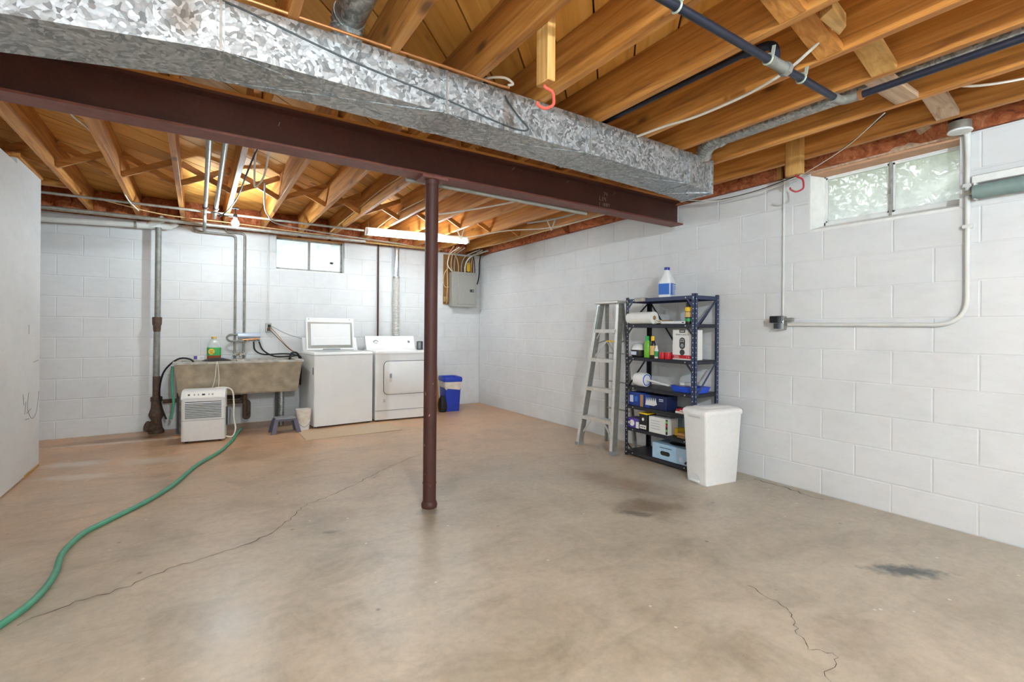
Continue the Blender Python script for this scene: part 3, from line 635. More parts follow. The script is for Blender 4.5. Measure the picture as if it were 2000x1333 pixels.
tag(MB().tube(elbow([(.05, 5.6, 2.264), (.05, 5.75, 2.264), (.05, 5.75, 2.19), (.05, 6.0, 2.19), (.05, 6.3, 2.19)], .04), .016, 10).build('pipe_drop', 'lead_grey'), 'grey pipe dropping in front of the back wall near the bare bulb', 'pipe')
pv = thing('drain_line', 'white plastic drain pipe along the top of the back wall at left', 'pipe', (-.6, 6.33, 2.17))
MB().tube([(-1.2, 0, -.045), (.1, 0, .015)], .031, 16).build('run', 'pipe_paint', pv)
MB().tube([(.06, 0, .012), (.16, 0, .02)], .037, 16).build('coupling', 'pipe_paint', pv)
MB().tube([(.04, 0, .012), (.055, 0, .013)], .036, 16).build('clamp_band', 'old_steel', pv)
MB().tube([(.14, 0, .018), (.36, 0, .03)], .036, 16).build('wye_body', 'pipe_paint', pv)
MB().tube([(.15, -.005, .02), (.24, -.05, .065), (.27, -.075, .08)], .031, 16).build('wye_branch', 'pipe_paint', pv)
MB().tube([(.262, -.07, .077), (.285, -.087, .088)], .037, 16).build('cleanout_plug', 'pipe_paint', pv)
MB().tube([(.33, 0, .028), (.38, -.02, .05), (.4, -.03, .07)], .03, 16).build('wye_branch', 'pipe_paint', pv)
st = thing('drain_stack', 'grey vertical drain pipe with rusty iron fittings by the sink', 'pipe', (-.362, 6.3, 0))
MB().tube([(0.004, 0, 1.2), (.006, 0, 2.17)], .027, 16).build('upper_pipe', 'lead_grey', st)
MB().lathe([(.03, 1.07), (.034, 1.1), (.034, 1.13), (.041, 1.15), (.043, 1.215), (.04, 1.225)], 18).build('reducer', 'cast_iron', st)
MB().tube([(-.003, 0, .58), (0, 0, 1.08)], .029, 16).build('lower_pipe', 'lead_grey', st)
MB().lathe([(.034, .36), (.034, .6)], 18).build('sleeve', 'cast_iron', st)
MB().lathe([(.05, .26), (.046, .3), (.046, .33), (.052, .34), (.052, .38), (.036, .39)], 18).build('hub', 'cast_iron', st)
MB().lathe([(.07, .0), (.07, .03), (.055, .06), (.045, .14), (.065, .18), (.068, .2), (.05, .26)], 18).build('trap_body', 'cast_iron', st)
MB().tube([(0, -.02, .06), (-.08, -.06, .09)], [.05, .055], 14).build('cleanout', 'cast_iron', st)
tag(MB().tube(elbow([(-.31, 6.3, .33), (.1, 6.33, .33), (.42, 6.3, .33), (.42, 6.2, .33)], .04), .022, 10).build('waste_pipe', 'cast_iron'), 'brown waste pipe running low along the back wall behind the dehumidifier', 'pipe')
for x, xe, z, wh in ((.357, -.035, 2.185, 'left'), (.447, .26, 2.215, 'right')):
    pipe('supply_riser', [(x, 6.38, .83), (x, 6.38, z - .0), (xe, 6.38, z), (xe - .01, 6.34, z + .05)], .0125, 'lead_grey', '%s of two grey water pipes rising from the sink faucet' % wh, er=.045, n=12)
tag(MB().tube([(.703, 6.44, 1.16), (.7, 6.44, 2.25)], .0085, 8).build('electrical_conduit', 'pipe_paint'), 'thin white conduit left of the back window', 'conduit')
tag(MB().tube([(2.036, 6.43, 1.02), (2.033, 6.43, 2.26)], .0115, 10).build('iron_pipe', 'column_paint'), 'thin dark brown pipe on the back wall behind the dryer', 'pipe')
# conduit tucked behind the lower edge of the beam
pipe('beam_conduit', [(1.1, 2.93, 2.075), (2.62, 2.93, 2.068)], .016, 'cable_grey', 'grey conduit fixed along the far lower edge of the beam', 'conduit', n=10)

# cables under the far ceiling
C = lambda nm, pts, r, m, lab: pipe(nm, pts, r, m, lab, 'cable', k=6, n=7)
C('joist_cable', [(-.63, 3.3, 2.34), (-.6, 3.6, 2.305), (-.562, 3.95, 2.33), (-.558, 4.6, 2.34), (-.558, 5.2, 2.33), (-.54, 5.55, 2.275), (-.49, 5.9, 2.25)], .0055, 'cable_white', 'white cable stapled along the joist left of the centre bay')
C('joist_cable', [(1.35, 3.2, 2.40), (1.38, 3.7, 2.37), (1.378, 4.3, 2.38), (1.375, 5.0, 2.36), (1.37, 5.6, 2.34), (1.3, 5.9, 2.26)], .006, 'cable_tan', 'tan cable along the side of the joist left of the column')
C('joist_cable', [(1.79, 3.3, 2.38), (1.793, 4.2, 2.36), (1.79, 4.9, 2.37), (1.785, 5.5, 2.34), (1.75, 5.8, 2.28)], .006, 'cable_tan', 'tan cable along the joist behind the column top')
C('loose_cable', [(2.5, 3.0, 2.28), (2.3, 3.5, 2.24), (2.1, 4.1, 2.25), (1.95, 4.5, 2.27)], .008, 'cable_white', 'white cable sagging between joists right of the column')
C('loose_cable', [(2.9, 2.95, 2.27), (2.93, 3.3, 2.22), (2.95, 3.7, 2.22), (2.93, 4.2, 2.26)], .009, 'cable_grey', 'grey cable pair drooping below the beam near the right wall')
C('loose_cable', [(.3, 3.2, 2.31), (.31, 3.6, 2.27), (.34, 4.0, 2.22), (.36, 4.15, 2.2), (.4, 4.0, 2.24), (.39, 3.6, 2.3), (.36, 3.3, 2.33)], .007, 'cable_white', 'hanging white cable loop beside the joist over the bare bulb')
C('loose_cable', [(.33, 3.2, 2.31), (.29, 3.9, 2.24), (.27, 4.6, 2.21), (.22, 5.1, 2.19), (.16, 5.35, 2.17)], .006, 'black_rubber', 'thin dark cable running down the joist to the bare bulb')
C('loose_cable', [(.44, 4.3, 2.28), (.5, 4.9, 2.25), (.58, 5.4, 2.26), (.75, 5.8, 2.255), (1.4, 6.0, 2.25), (2.3, 6.1, 2.24)], .007, 'cable_grey', 'grey cable swooping from the bulb bay along the back wall')
C('loose_cable', [(-.75, 5.75, 2.285), (-.3, 5.95, 2.25), (.3, 6.0, 2.25), (1.2, 6.12, 2.25), (2.2, 6.2, 2.25), (2.9, 6.25, 2.25)], .0055, 'cable_tan', 'tan cable tied along the pipes at the top of the back wall')
C('loose_cable', [(.1, 5.55, 2.24), (.14, 5.3, 2.2), (.2, 5.25, 2.17), (.29, 5.3, 2.18)], .005, 'black_rubber', 'short black cord between the pipe clamps and the bare bulb')
for i, (x, y) in enumerate(((2.55, 5.0), (3.1, 4.0))):
    c = thing('cable_hanger', 'white V-shaped cable hanger %s' % ('under the joists near the electrical panel' if i == 0 else 'under the joists near the beam end'), 'cable hanger', (x, y, 2.17))
    MB().bar((0, 0, .0), (-.03, .05, .12), .012, .012).build('strap', 'cable_white', c); MB().bar((0, 0, .0), (.025, -.03, .12), .012, .012).build('strap', 'cable_white', c)
C('loose_cable', [(2.3, 5.3, 2.27), (2.6, 5.0, 2.2), (2.85, 4.5, 2.22), (3.1, 4.0, 2.2), (3.3, 3.4, 2.25), (3.35, 2.95, 2.27)], .006, 'cable_white', 'white cable strung through the two V-shaped hangers')
C('loose_cable', [(3.3, 6.1, 2.28), (3.35, 5.4, 2.27), (3.36, 4.6, 2.275), (3.35, 3.9, 2.27), (3.3, 3.2, 2.28)], .008, 'cable_tan', 'tan cable along the last joist by the right wall')
# ------------------------------------------------------------------ lamps
def bare_bulb(name, label, x, y, z, mat, r=.031, holder=True):
    t = thing(name, label, 'light bulb', (x, y, z))
    MB().lathe([(.001, -r), (r * .6, -r * .8), (r * .95, -r * .3), (r, 0), (r * .85, r * .55), (r * .5, r * 1.1), (.013, r * 1.6)], 18).build('bulb', mat, t)
    MB().lathe([(.017, r * 1.5), (.02, r * 2.2), (.016, r * 2.7)], 14).build('socket', 'dark_grey', t)
    MB().lathe([(.03, ZJ - z - .012), (.03, ZJ - z)], 16).build('ceiling_plate', 'dark_grey', t)
    MB().lathe([(.006, r * 2.6), (.006, ZJ - z - .01)], 10).build('neck', 'dark_grey', t); return t
bare_bulb('bare_bulb', 'glowing bare bulb under the joists in front of the back wall', .298, 5.4, 2.135, 'bulb_far', .034)
bare_bulb('bare_bulb', 'bare bulb under the near joists beside the camera', .08, .72, 2.17, 'bulb_near')
bare_bulb('bare_bulb', 'added unseen fill bulb under the joists straight behind the camera', .292, -1.35, 2.17, 'fill_back')  # out of view, added to fill the room with light
bare_bulb('bare_bulb', 'added unseen fill bulb under the joists behind the camera by the right wall', 2.6, -1.1, 2.17, 'fill_side')  # second added fill bulb, also out of view
bare_bulb('bare_bulb', 'bare bulb in the store behind the left partition', -2.1, 4.2, 2.17, 'bulb_store')
tl = thing('shop_light', 'hanging fluorescent strip light glowing behind the column', 'ceiling light', (2.17, 5.33, 2.185), math.atan2(-.15, 1.2))
MB().prism([(-.012, .012), (-.03, .03), (-.03, .07), (.03, .07), (.03, .03), (.012, .012)], -.61, .61, 'x').build('channel', 'fixture_white', tl)
for y in (-.03, .03): MB().tube([(-.585, y, .008), (.585, y, .008)], .0145, 12).build('tube', 'tube_glow', tl)
for x in (-.6, .6): MB().box(x - .012, x + .012, -.05, .05, -.008, .04).build('end_socket', 'fixture_white', tl)
for x in (-.58, .58):
    MB().tube([(x, -.03, .05), (x, 0, .085), (x, .03, .05)], .003, 6).build('hanger_wire', 'old_steel', tl); MB().tube([(x, 0, .085), (x, 0, .14)], .003, 6).build('hanger_chain', 'old_steel', tl)

# ------------------------------------------------------------------ electrical: panel, conduits, outlets
tag(MB().box(3.0, 3.49, YB - .02, YB - .002, 1.49, 2.22).build('panel_board', 'ply'), 'plywood backing board behind the electrical panel', 'board')
pn = thing('breaker_box', 'grey breaker panel on the back wall near the corner', 'electrical panel', (3.285, YB - .075, 1.46))
MB().rbox(-.2, .2, -.055, .055, .0, .5, .006, 1).build('box', 'panel_grey', pn)
MB().rbox(-.205, .205, -.063, -.05, -.006, .506, .003, 1).build('cover', 'panel_grey', pn)
MB().rbox(-.115, .175, -.071, -.06, .03, .47, .004, 1).build('door', 'panel_grey', pn)
MB().box(.085, .15, -.075, -.07, .215, .255).build('latch', 'dark_grey', pn); MB().box(.125, .142, -.077, -.074, .225, .245).build('latch_button', 'panel_grey', pn)
tag(MB().box(3.345, 3.40, YB - .085, YB - .078, 1.99, 2.12).build('yellow_tag', 'yellow'), 'yellow tag among the cables over the electrical panel', 'tag')
rnd = random.Random(11)
for i in range(9):
    x = 3.03 + i * .058 + rnd.uniform(-.01, .01); m = ['cable_white', 'cable_tan', 'cable_grey', 'cable_tan', 'cable_grey', 'old_steel', 'cable_grey', 'cable_tan', 'black_rubber'][i]
    d = rnd.uniform(-.12, .1); yy = YB - .07 - rnd.uniform(0, .03); x2 = x + d
    pipe('panel_cable', [(x if x > 3.1 else 3.12, yy, 1.95), (x, yy, 2.05), (x + d * .3, yy - .02, 2.15), (x2, yy - .09, 2.22), (x2 + d, yy - .35, 2.265)], .0075 if i != 5 else .014, m, '%s cable from the left fanning out of the electrical panel' % nth[i], 'cable', 'cables fanning up from the electrical panel', k=5, n=7)
C('panel_cable', [(3.14, 6.37, 1.95), (3.05, 6.36, 2.02), (2.98, 6.38, 1.9), (2.99, 6.38, 1.75), (3.09, 6.38, 1.74)], .006, 'cable_tan', 'tan cable looping down the left side of the electrical panel')
C('panel_cable', [(3.035, 6.4, 1.5), (3.04, 6.38, 1.75), (3.03, 6.37, 2.0), (3.02, 6.3, 2.2), (2.95, 6.0, 2.27)], .0075, 'cable_tan', 'tan cable rising straight beside the electrical panel')
C('panel_cable', [(3.49, 6.38, 1.79), (3.54, 6.39, 1.82), (3.575, 6.4, 1.95), (3.58, 6.4, 2.15), (3.56, 6.3, 2.28)], .009, 'black_rubber', 'thick dark cable curving into the right side of the electrical panel')
tag(MB().rbox(3.0, 3.06, YB - .06, YB - .02, 1.52, 1.6, .004, 1).build('junction_box', 'brass'), 'small brassy junction box left of the electrical panel', 'junction box')
cb = thing('outlet_box', 'metal outlet box with plugged cords above the concrete sink', 'outlet', (.705, YB - .03, 1.075))
MB().rbox(-.03, .03, -.025, .028, 0, .1, .004, 1).build('box', 'pipe_paint', cb); MB().rbox(-.032, .032, -.03, -.024, -.003, .103, .002, 1).build('cover_plate', 'old_steel', cb)
MB().rbox(-.01, .02, -.06, -.03, .05, .085, .004, 1).build('plug', 'black_rubber', cb); MB().rbox(-.016, .016, -.055, -.03, .01, .045, .004, 1).build('plug', 'cast_iron', cb)
C('power_cable', [(.71, 6.38, 1.14), (.78, 6.34, 1.06), (.9, 6.3, .9), (.98, 6.25, .83), (1.06, 6.25, .8)], .004, 'copper', 'reddish cord falling from the outlet box towards the washer')
C('power_cable', [(.715, 6.38, 1.1), (.82, 6.33, .98), (.93, 6.28, .86), (1.02, 6.22, .81)], .004, 'black_rubber', 'dark cord falling from the outlet box towards the washer')
C('power_cable', [(.72, 6.38, 1.15), (.9, 6.36, 1.05), (1.1, 6.34, .98)], .0025, 'dark_grey', 'thin straight wire from the outlet box to the washer top')

# right wall electrical
rc = thing('wall_conduit', 'white painted conduit looping down and along the right wall', 'conduit', (XR - .018, .86, 1.17))
MB().tube(elbow([(0, 0, 1.10), (0, -.003, .0), (0, .97, .006)], .15, 8), .0125, 12).build('run', 'pipe_paint', rc)
for y, z in ((0, .78), (0, .55), (.62, .004)): MB().rbox(-.012, .018, y - (.022 if z > .1 else .012), y + (.022 if z > .1 else .012), z - .012, z + .012, .004, 1).build('strap', 'pipe_paint', rc)
tag(MB().tube([(XR - .008, 1.872, 1.235), (XR - .008, 1.872, 2.25)], .008, 8).build('wall_conduit', 'pipe_paint'), 'thin white conduit running straight down the right wall to the outlet', 'conduit')
ob = thing('outlet_box', 'silver outlet box with a black adapter on the right wall', 'outlet', (XR - .03, 1.875, 1.14))
MB().rbox(-.022, .028, -.028, .028, 0, .098, .003, 1).build('box', 'old_steel', ob); MB().rbox(-.026, -.02, -.03, .03, -.002, .1, .002, 1).build('cover_plate', 'chrome', ob)
MB().rbox(-.07, -.024, -.012, .05, .048, .098, .004, 1).build('adapter', 'black_rubber', ob); MB().rbox(-.05, -.024, -.005, .03, .005, .045, .004, 1).build('plug', 'dark_grey', ob)
MB().rbox(-.01, .02, -.085, -.03, .06, .085, .003, 1).build('side_connector', 'old_steel', ob)
jb = thing('ceiling_junction_box', 'round junction box with a white cover above the right window corner', 'junction box', (3.52, .875, 2.235))
MB().lathe([(.05, .008), (.05, .055)], 20).build('box', 'old_steel', jb); MB().lathe([(.053, .0), (.055, .004), (.053, .01)], 24).build('cover', 'white_plastic', jb)
MB().tube(elbow([(.03, 0, .02), (.079, -.01, .01), (.079, -.015, -.12)], .03), .0125, 10).build('offset_pipe', 'pipe_paint', jb)
rs = thing('roll_screen', 'green-grey roll in a white casing on the right wall at the frame edge', 'roll screen', (XR - .04, .84, 1.86))
MB().rbox(-.0, .036, -1.6, .0, .09, .135, .004, 1).build('casing_rail', 'frame_white', rs); MB().tube([(-.005, -1.6, .04), (-.005, -.012, .04)], .038, 20).build('roll', 'shade_green', rs)
MB().tube([(-.005, -.012, .04), (-.005, .025, .045)], .013, 12).build('end_pin', 'old_steel', rs); MB().box(-.01, .036, -.022, -.012, .0, .1).build('bracket', 'frame_white', rs)

# ------------------------------------------------------------------ concrete sink and what stands on it
sk = thing('laundry_sink', 'wide brown concrete laundry sink against the back wall', 'sink', (.39, 6.09, 0))
def trough():
    x0, x1, yf, yb, z0, z1 = -.585, .595, -.27, .29, .41, .745
    b = MB(); ring = lambda i, z, dx, dy: [(x0 + i + dx, yf + i + dy, z), (x1 - i - dx, yf + i + dy, z), (x1 - i - dx, yb - i, z), (x0 + i + dx, yb - i, z)]
    b.loft([ring(0, z0, .045, .07), ring(0, z0 + .02, .035, .055), ring(0, z1, 0, 0)], True, False); b.f.pop(); b.sm.pop(); b.mi.pop()
    b.loft([ring(0, z1, 0, 0), ring(.05, z1, 0, 0), ring(.08, z0 + .06, .04, .04)], True, False); b.f.pop(-2); b.sm.pop(-2); b.mi.pop(-2)
    return b
trough().build('basin', 'sink_concrete', sk)
b = MB(); 
for r in ((-.6, .61, -.285, -.215), (-.6, .61, .12, .3), (-.6, -.53, -.215, .12), (.54, .61, -.215, .12), (-.03, .03, -.215, .12)): b.box(r[0], r[1], r[2], r[3], .745, .765)
b.build('rim', 'sink_top', sk)
for x in (-.52, .42):
    MB().tube([(x, .0, 0), (x, .0, .42)], .03, 14).build('leg', 'galvanized_pipe', sk)
    MB().box(x - .05, x - .02, .04, .12, 0, .42).build('leg', 'dark_grey', sk)
MB().tube(elbow([(.05, 0, .42), (.05, 0, .12), (.09, .02, .12), (.09, .02, .3), (-.3, .1, .3)], .03), .022, 12).build('drain_trap', 'cast_iron', sk)
fc = thing('sink_faucet', 'old chrome two-handle faucet on the sink back ledge', 'faucet', (.40, 6.32, .765))
for x in (-.045, .045):
    MB().tube([(x, .04, .0), (x, .04, .12)], .013, 10).build('stem_pipe', 'lead_grey', fc); MB().tube([(x, .04, .05), (x, -.02, .055)], .016, 10).build('valve_body', 'old_steel', fc)
    hd = MB()
    for a in range(4): d = Vector((math.cos(a * PI / 2 + .5), 0, math.sin(a * PI / 2 + .5))) * .034; hd.tube([(x, -.032, .055), (x + d.x, -.032, .055 + d.z)], [.006, .009], 7)
    hd.lathe([(.012, -.006), (.012, .006)], 10, (x, -.032, .055), Matrix.Rotation(PI / 2, 3, 'X')); hd.build('cross_handle', 'old_steel', fc)
MB().tube([(-.05, .02, .05), (.05, .02, .05)], .014, 10).build('bridge', 'old_steel', fc)
MB().tube(cr([(0, .01, .05), (0, -.05, .07), (0, -.1, .06), (0, -.12, .03)], 5), .011, 10).build('spout', 'old_steel', fc)
MB().tube(elbow([(.045, .03, .2), (-.1, .03, .2), (-.13, .03, .24), (-.1, .03, .275), (-.02, .03, .275)], .03), .011, 10).build('side_loop', 'lead_grey', fc)
MB().tube([(.03, .03, .215), (.2, .02, .225)], .009, 8).build('washer_branch', 'copper', fc)
cy = thing('water_filter', 'horizontal chrome cylinder fixed to the wall over the sink', 'water filter', (.50, 6.36, 1.0))
MB().lathe([(.001, -.115), (.03, -.115), (.031, -.1), (.031, .1), (.03, .115), (.001, .115)], 20, (0, 0, .03), Matrix.Rotation(PI / 2, 3, 'Y')).build('canister', 'filter_blue', cy)
MB().tube([(-.115, .0, -.015), (.11, .0, -.02)], .012, 10).build('manifold', 'lead_grey', cy)
for x in (-.02, .07): MB().lathe([(.016, -.03), (.016, .0), (.01, .01)], 12, (x, 0, -.01)).build('port', 'old_steel', cy)
C('washer_hose', [(.545, 6.34, .96), (.56, 6.33, .86), (.65, 6.3, .81), (.85, 6.27, .815), (.98, 6.25, .80), (1.08, 6.27, .74)], .009, 'black_rubber', 'upper black rubber hose from the faucet pipes to the washer')
C('washer_hose', [(.60, 6.34, .96), (.64, 6.3, .86), (.75, 6.24, .79), (.9, 6.2, .785), (1.02, 6.22, .79), (1.07, 6.26, .7)], .009, 'black_rubber', 'lower black rubber hose from the faucet pipes to the washer')
C('drain_hose', [(.9, 5.98, .60), (.88, 5.98, .74), (.9, 6.0, .83), (.97, 6.05, .825), (1.015, 6.1, .7), (1.015, 6.12, .45)], .012, 'black_rubber', 'thick black washer drain hose hooked over the sink right end')
C('sink_hose', [(-.02, 5.98, .72), (-.06, 6.0, .785), (-.17, 6.03, .79), (-.29, 6.1, .66), (-.33, 6.15, .45), (-.31, 6.18, .28), (-.27, 6.15, .16)], .009, 'black_rubber', 'black hose arching over the left end of the sink')
C('white_string', [(.165, 5.803, .77), (.16, 5.797, .73), (.15, 5.80, .6), (.12, 5.81, .47)], .0035, 'cable_white', 'left strand of white cord hanging down the sink front')
C('white_string', [(.17, 5.803, .77), (.175, 5.797, .73), (.185, 5.80, .6), (.18, 5.81, .47)], .0035, 'cable_white', 'right strand of white cord hanging down the sink front')
C('green_rope', [(-.21, 5.86, .73), (-.215, 5.86, .55), (-.2, 5.87, .36), (-.22, 5.88, .2)], .012, 'hose_green', 'faded green hose end hanging at the left side of the sink')
pb = thing('cleaner_bottle', 'clear bottle of amber cleaner with green label on the sink', 'bottle', (.15, 6.24, .765))
def rr(w, d, z, r=.02, n=4):
    out = []
    for cx, cy_, a0 in ((w/2 - r, d/2 - r, 0), (-w/2 + r, d/2 - r, PI/2), (-w/2 + r, -d/2 + r, PI), (w/2 - r, -d/2 + r, 1.5*PI)):
        for i in range(n + 1): a = a0 + PI/2 * i / n; out.append((cx + r * math.cos(a), cy_ + r * math.sin(a), z))
    return out
MB().loft([rr(.125, .1, 0), rr(.13, .105, .01), rr(.13, .105, .05)]).build('liquid', 'amber', pb)
MB().loft([rr(.13, .105, .05), rr(.13, .105, .15), rr(.12, .095, .175, .03), rr(.07, .07, .215, .03), rr(.045, .045, .225, .02), rr(.045, .045, .232, .02)]).build('bottle_body', 'clear_plastic', pb)
MB().loft([rr(.1325, .1075, .048), rr(.1325, .1075, .135)]).build('label_band', 'green', pb)
MB().lathe([(.03, -.001), (.03, .002)], 14, (-.025, -.0545, .092), Matrix.Rotation(PI / 2, 3, 'X'), 1, 1.1).build('label_emblem', 'yellow', pb)
b = MB()
for i, (dx, dz, w) in enumerate(((-.025, .1, .04), (-.028, .086, .03), (-.02, .075, .034))): b.box(dx - w / 2, dx + w / 2, -.0575, -.0562, dz - .003, dz + .002)
b.build('label_lines', 'dark_bottle', pb)
MB().lathe([(.026, .232), (.026, .252), (.022, .255)], 16).build('cap', 'tawny', pb)
MB_ = thing('soap_box', 'small white box with purple end on the sink beside the bottle', 'box', (.0, 6.26, .765))
MB().rbox(-.035, .06, -.025, .025, 0, .045, .003, 1).build('carton', 'paper', MB_); MB().box(-.036, -.005, -.0265, .0, .008, .044).build('purple_end', 'purple', MB_); MB().box(.02, .05, -.0262, -.0245, .014, .032).build('print', 'label_pale', MB_)
fp = thing('black_pan', 'shallow black pan lying upside down on the sink edge', 'pan', (.17, 6.0, .765))
MB().lathe([(.14, .0), (.125, .008), (.07, .026), (.03, .034), (.001, .035)], 24, (0, 0, 0), None, 1, .55).build('pan', 'black_rubber', fp)

# ------------------------------------------------------------------ dehumidifier, stool, bucket, mat, hose
dh = thing('dehumidifier', 'white dehumidifier with louvred front standing before the sink', 'dehumidifier', (.062, 5.66, 0), math.atan2(-.045, .37))
W = .365
MB().loft([rr(W, .22, .02, .03), rr(W, .235, .05, .03), rr(W, .24, .40, .03), rr(W, .24, .428, .03)], True).build('body', 'white_plastic', dh)
MB().prism([(-.12, .425), (-.12, .436), (-.068, .492), (-.03, .505), (.12, .505), (.12, .425)], -W/2, W/2, 'x').build('hood', 'white_plastic', dh)
o = MB().prism([(-.1185, .441), (-.0705, .4925), (-.069, .491), (-.117, .4395)], -.15, .15, 'x').build('control_panel', 'paper', dh)
for x, w, m in ((-.12, .016, 'dark_grey'), (-.075, .01, 'grey_plastic'), (-.042, .01, 'grey_plastic'), (.0, .026, 'dark_grey'), (.045, .008, 'grey_plastic'), (.075, .012, 'grey_plastic')):
    q = MB().prism([(-.1035, .459), (-.0905, .473), (-.089, .4715), (-.102, .4575)], x - w/2, x + w/2, 'x').build('button', m, dh)
for i in range(10):
    z = .395 - i * .0165; q = MB().prism([(0, 0), (-.012, -.008), (-.012, -.0105), (0, -.004)], -W/2 + .035, W/2 - .03, 'x').build('louvre', 'enamel_shade', dh); q.location.y += -.119; q.location.z += z
    MB().box(-W/2 + .035, W/2 - .03, -.1212, -.1195, z - .0005, z + .0065).build('slot', 'dark_grey', dh)
MB().box(-W/2 + .001, W/2 - .001, -.1208, -.119, .218, .222).build('tank_seam', 'grey_plastic', dh)
MB().box(-W/2 - .001, -W/2 + .002, -.1, .1, .218, .222).build('tank_seam', 'grey_plastic', dh)
MB().box(W/2 - .002, W/2 + .012, -.02, .06, .14, .32).build('side_coil', 'dark_grey', dh)
for x in (-.14, .14):
    for y in (-.07, .07): MB().lathe([(.012, 0), (.014, .022)], 10, (x, y, 0)).build('foot', 'black_rubber', dh)
C('dehumidifier_cable', [(.15, 5.72, .507), (.24, 5.72, .507), (.30, 5.72, .47), (.315, 5.72, .35), (.315, 5.71, .2), (.33, 5.69, .08), (.3, 5.66, .01), (.24, 5.66, .02)], .007, 'cable_white', 'thick white cord curling down the right of the dehumidifier')
HP = [(.41, 6.05), (.376, 5.895), (.33, 5.68), (.297, 5.473), (.174, 5.016), (-.0, 4.606), (-.133, 4.131), (-.256, 3.829), (-.414, 3.561), (-.505, 3.396), (-.545, 3.16), (-.528, 2.93), (-.533, 2.76), (-.56, 2.62), (-.61, 2.5), (-.7, 2.3)]
pipe('garden_hose', [(x, y, .0135) for x, y in HP], .0135, 'hose_green', 'green garden hose snaking across the floor from the dehumidifier', 'hose', k=8, n=12)
so = thing('step_stool', 'small plum grey plastic step stool beside the washer', 'stool', (.79, 5.665, 0), .03)
MB().rbox(-.1, .1, -.07, .07, .145, .165, .008, 2).build('top', 'grey_plastic', so)
for sx in (-1, 1):
    for sy in (-1, 1): MB().loft([[(sx * .125 + a * .022, sy * .09 + b_ * .014, 0) for a, b_ in ((-1, -1), (1, -1), (1, 1), (-1, 1))], [(sx * .09 + a * .02, sy * .06 + b_ * .014, .15) for a, b_ in ((-1, -1), (1, -1), (1, 1), (-1, 1))]], True, False).build('leg', 'plum', so)
for sy in (-1, 1): MB().prism([(-.105, .148), (.105, .148), (.1, .112), (.075, .13), (-.075, .13), (-.1, .112)], sy * .066 - .007, sy * .066 + .007, 'y').build('apron', 'plum', so)
def binliner(parent, w0, d0, w1, d1, h, drop, mat, cr_=.04):
    rings = []; n = 28
    for z, s, j in ((h - drop, 1.03, .012), (h - drop * .6, 1.05, .008), (h - drop * .2, 1.05, .006), (h + .004, 1.04, .003), (h + .002, .97, .002), (h - .03, .93, .003)):
        t = z / h; w, d = (w0 + (w1 - w0) * t) * s, (d0 + (d1 - d0) * t) * s; R = rr(w, d, z, cr_, 6)
        rings.append([(x * (1 + random.uniform(-j, j) * 3), y * (1 + random.uniform(-j, j) * 3), zz + random.uniform(-j, j) * (1.6 if z < h - drop * .5 else .4)) for x, y, zz in R])
    return MB().loft(rings, False).build('liner', mat, parent)
bk = thing('waste_bucket', 'small white bucket with crumpled liner between stool and washer', 'bin', (.985, 5.72, 0))
MB().loft([rr(.11, .1, 0, .03), rr(.15, .13, .215, .04), rr(.15, .13, .22, .04)]).build('bucket', 'white_plastic', bk); binliner(bk, .11, .1, .15, .13, .222, .16, 'liner')
MB().tube(cr([(-.075, 0, .2), (-.07, -.07, .1), (0, -.085, .04), (.06, -.075, .1), (.078, 0, .2)], 5), .003, 6).build('bail', 'old_steel', bk)
mt = tag(MB().prism([(-.5, -.22), (-.47, -.225), (.48, -.23), (.5, -.2), (.5, .2), (-.5, .2)], 0, .006, 'z').build('floor_mat', 'mat_beige', loc=(1.41, 5.35, 0)), 'thin beige mat on the floor before the washer and dryer', 'mat')
# ------------------------------------------------------------------ washer and dryer
wa = thing('washing_machine', 'white top-loading washer with its lid standing open', 'washing machine', (1.40, 6.0, 0), math.atan2(.05, .674))
w = .337
MB().loft([rr(.674, .60, .02, .015), rr(.674, .60, .815, .015)], True).build('cabinet', 'white_enamel', wa)
b = MB(); dz = .818
rx = lambda ww, dd, z, r, cy=0: [(x, y + cy, zz) for x, y, zz in rr(ww, dd, z, r, 5)]
b.loft([rx(.678, .604, dz, .02), rx(.678, .604, dz + .012, .02), rx(.655, .58, dz + .028, .03), rx(.52, .42, dz + .03, .08, -.02), rx(.5, .40, dz - .06, .08, -.02)], True); b.build('top_deck', 'white_enamel', wa)
MB().lathe([(.18, dz - .058), (.19, dz + .0), (.175, dz + .0), (.165, dz - .055)], 28, (0, -.02, 0)).build('tub_ring', 'enamel_shade', wa)
o = MB().prism([(.19, dz + .02), (.30, dz + .02), (.30, dz + .19), (.275, dz + .19), (.215, dz + .05)], -w + .01, w - .01, 'x').build('console', 'white_enamel', wa)
lid = bpy.data.objects.new('lid', None); 
lb = MB().rbox(-.29, .29, -.012, .012, 0, .40, .014, 3).build('lid', 'white_enamel', wa); lb.location = (-.015, .17, dz + .035); lb.rotation_euler = (-.13, 0, 0)
q = MB().rbox(-.27, .265, -.014, -.008, .025, .345, .012, 2).build('inner_frame', 'panel_grey', lb); q2 = MB().rbox(-.235, .24, -.0165, -.012, .06, .325, .03, 3).build('inner_panel', 'white_enamel', lb)
MB().prism([(-.024, .062), (-.019, .15), (-.0165, .155), (-.0165, .062)], -.21, .22, 'x').build('drip_tray', 'white_enamel', lb)
MB().box(-.1, .11, -.017, -.012, .004, .018).build('hinge_strip', 'grey_plastic', lb)
for x in (-.255, .235): MB().lathe([(.006, -.002), (.006, .002)], 8, (x, -.0135, .38), Matrix.Rotation(PI / 2, 3, 'X')).build('bumper', 'grey_plastic', lb)
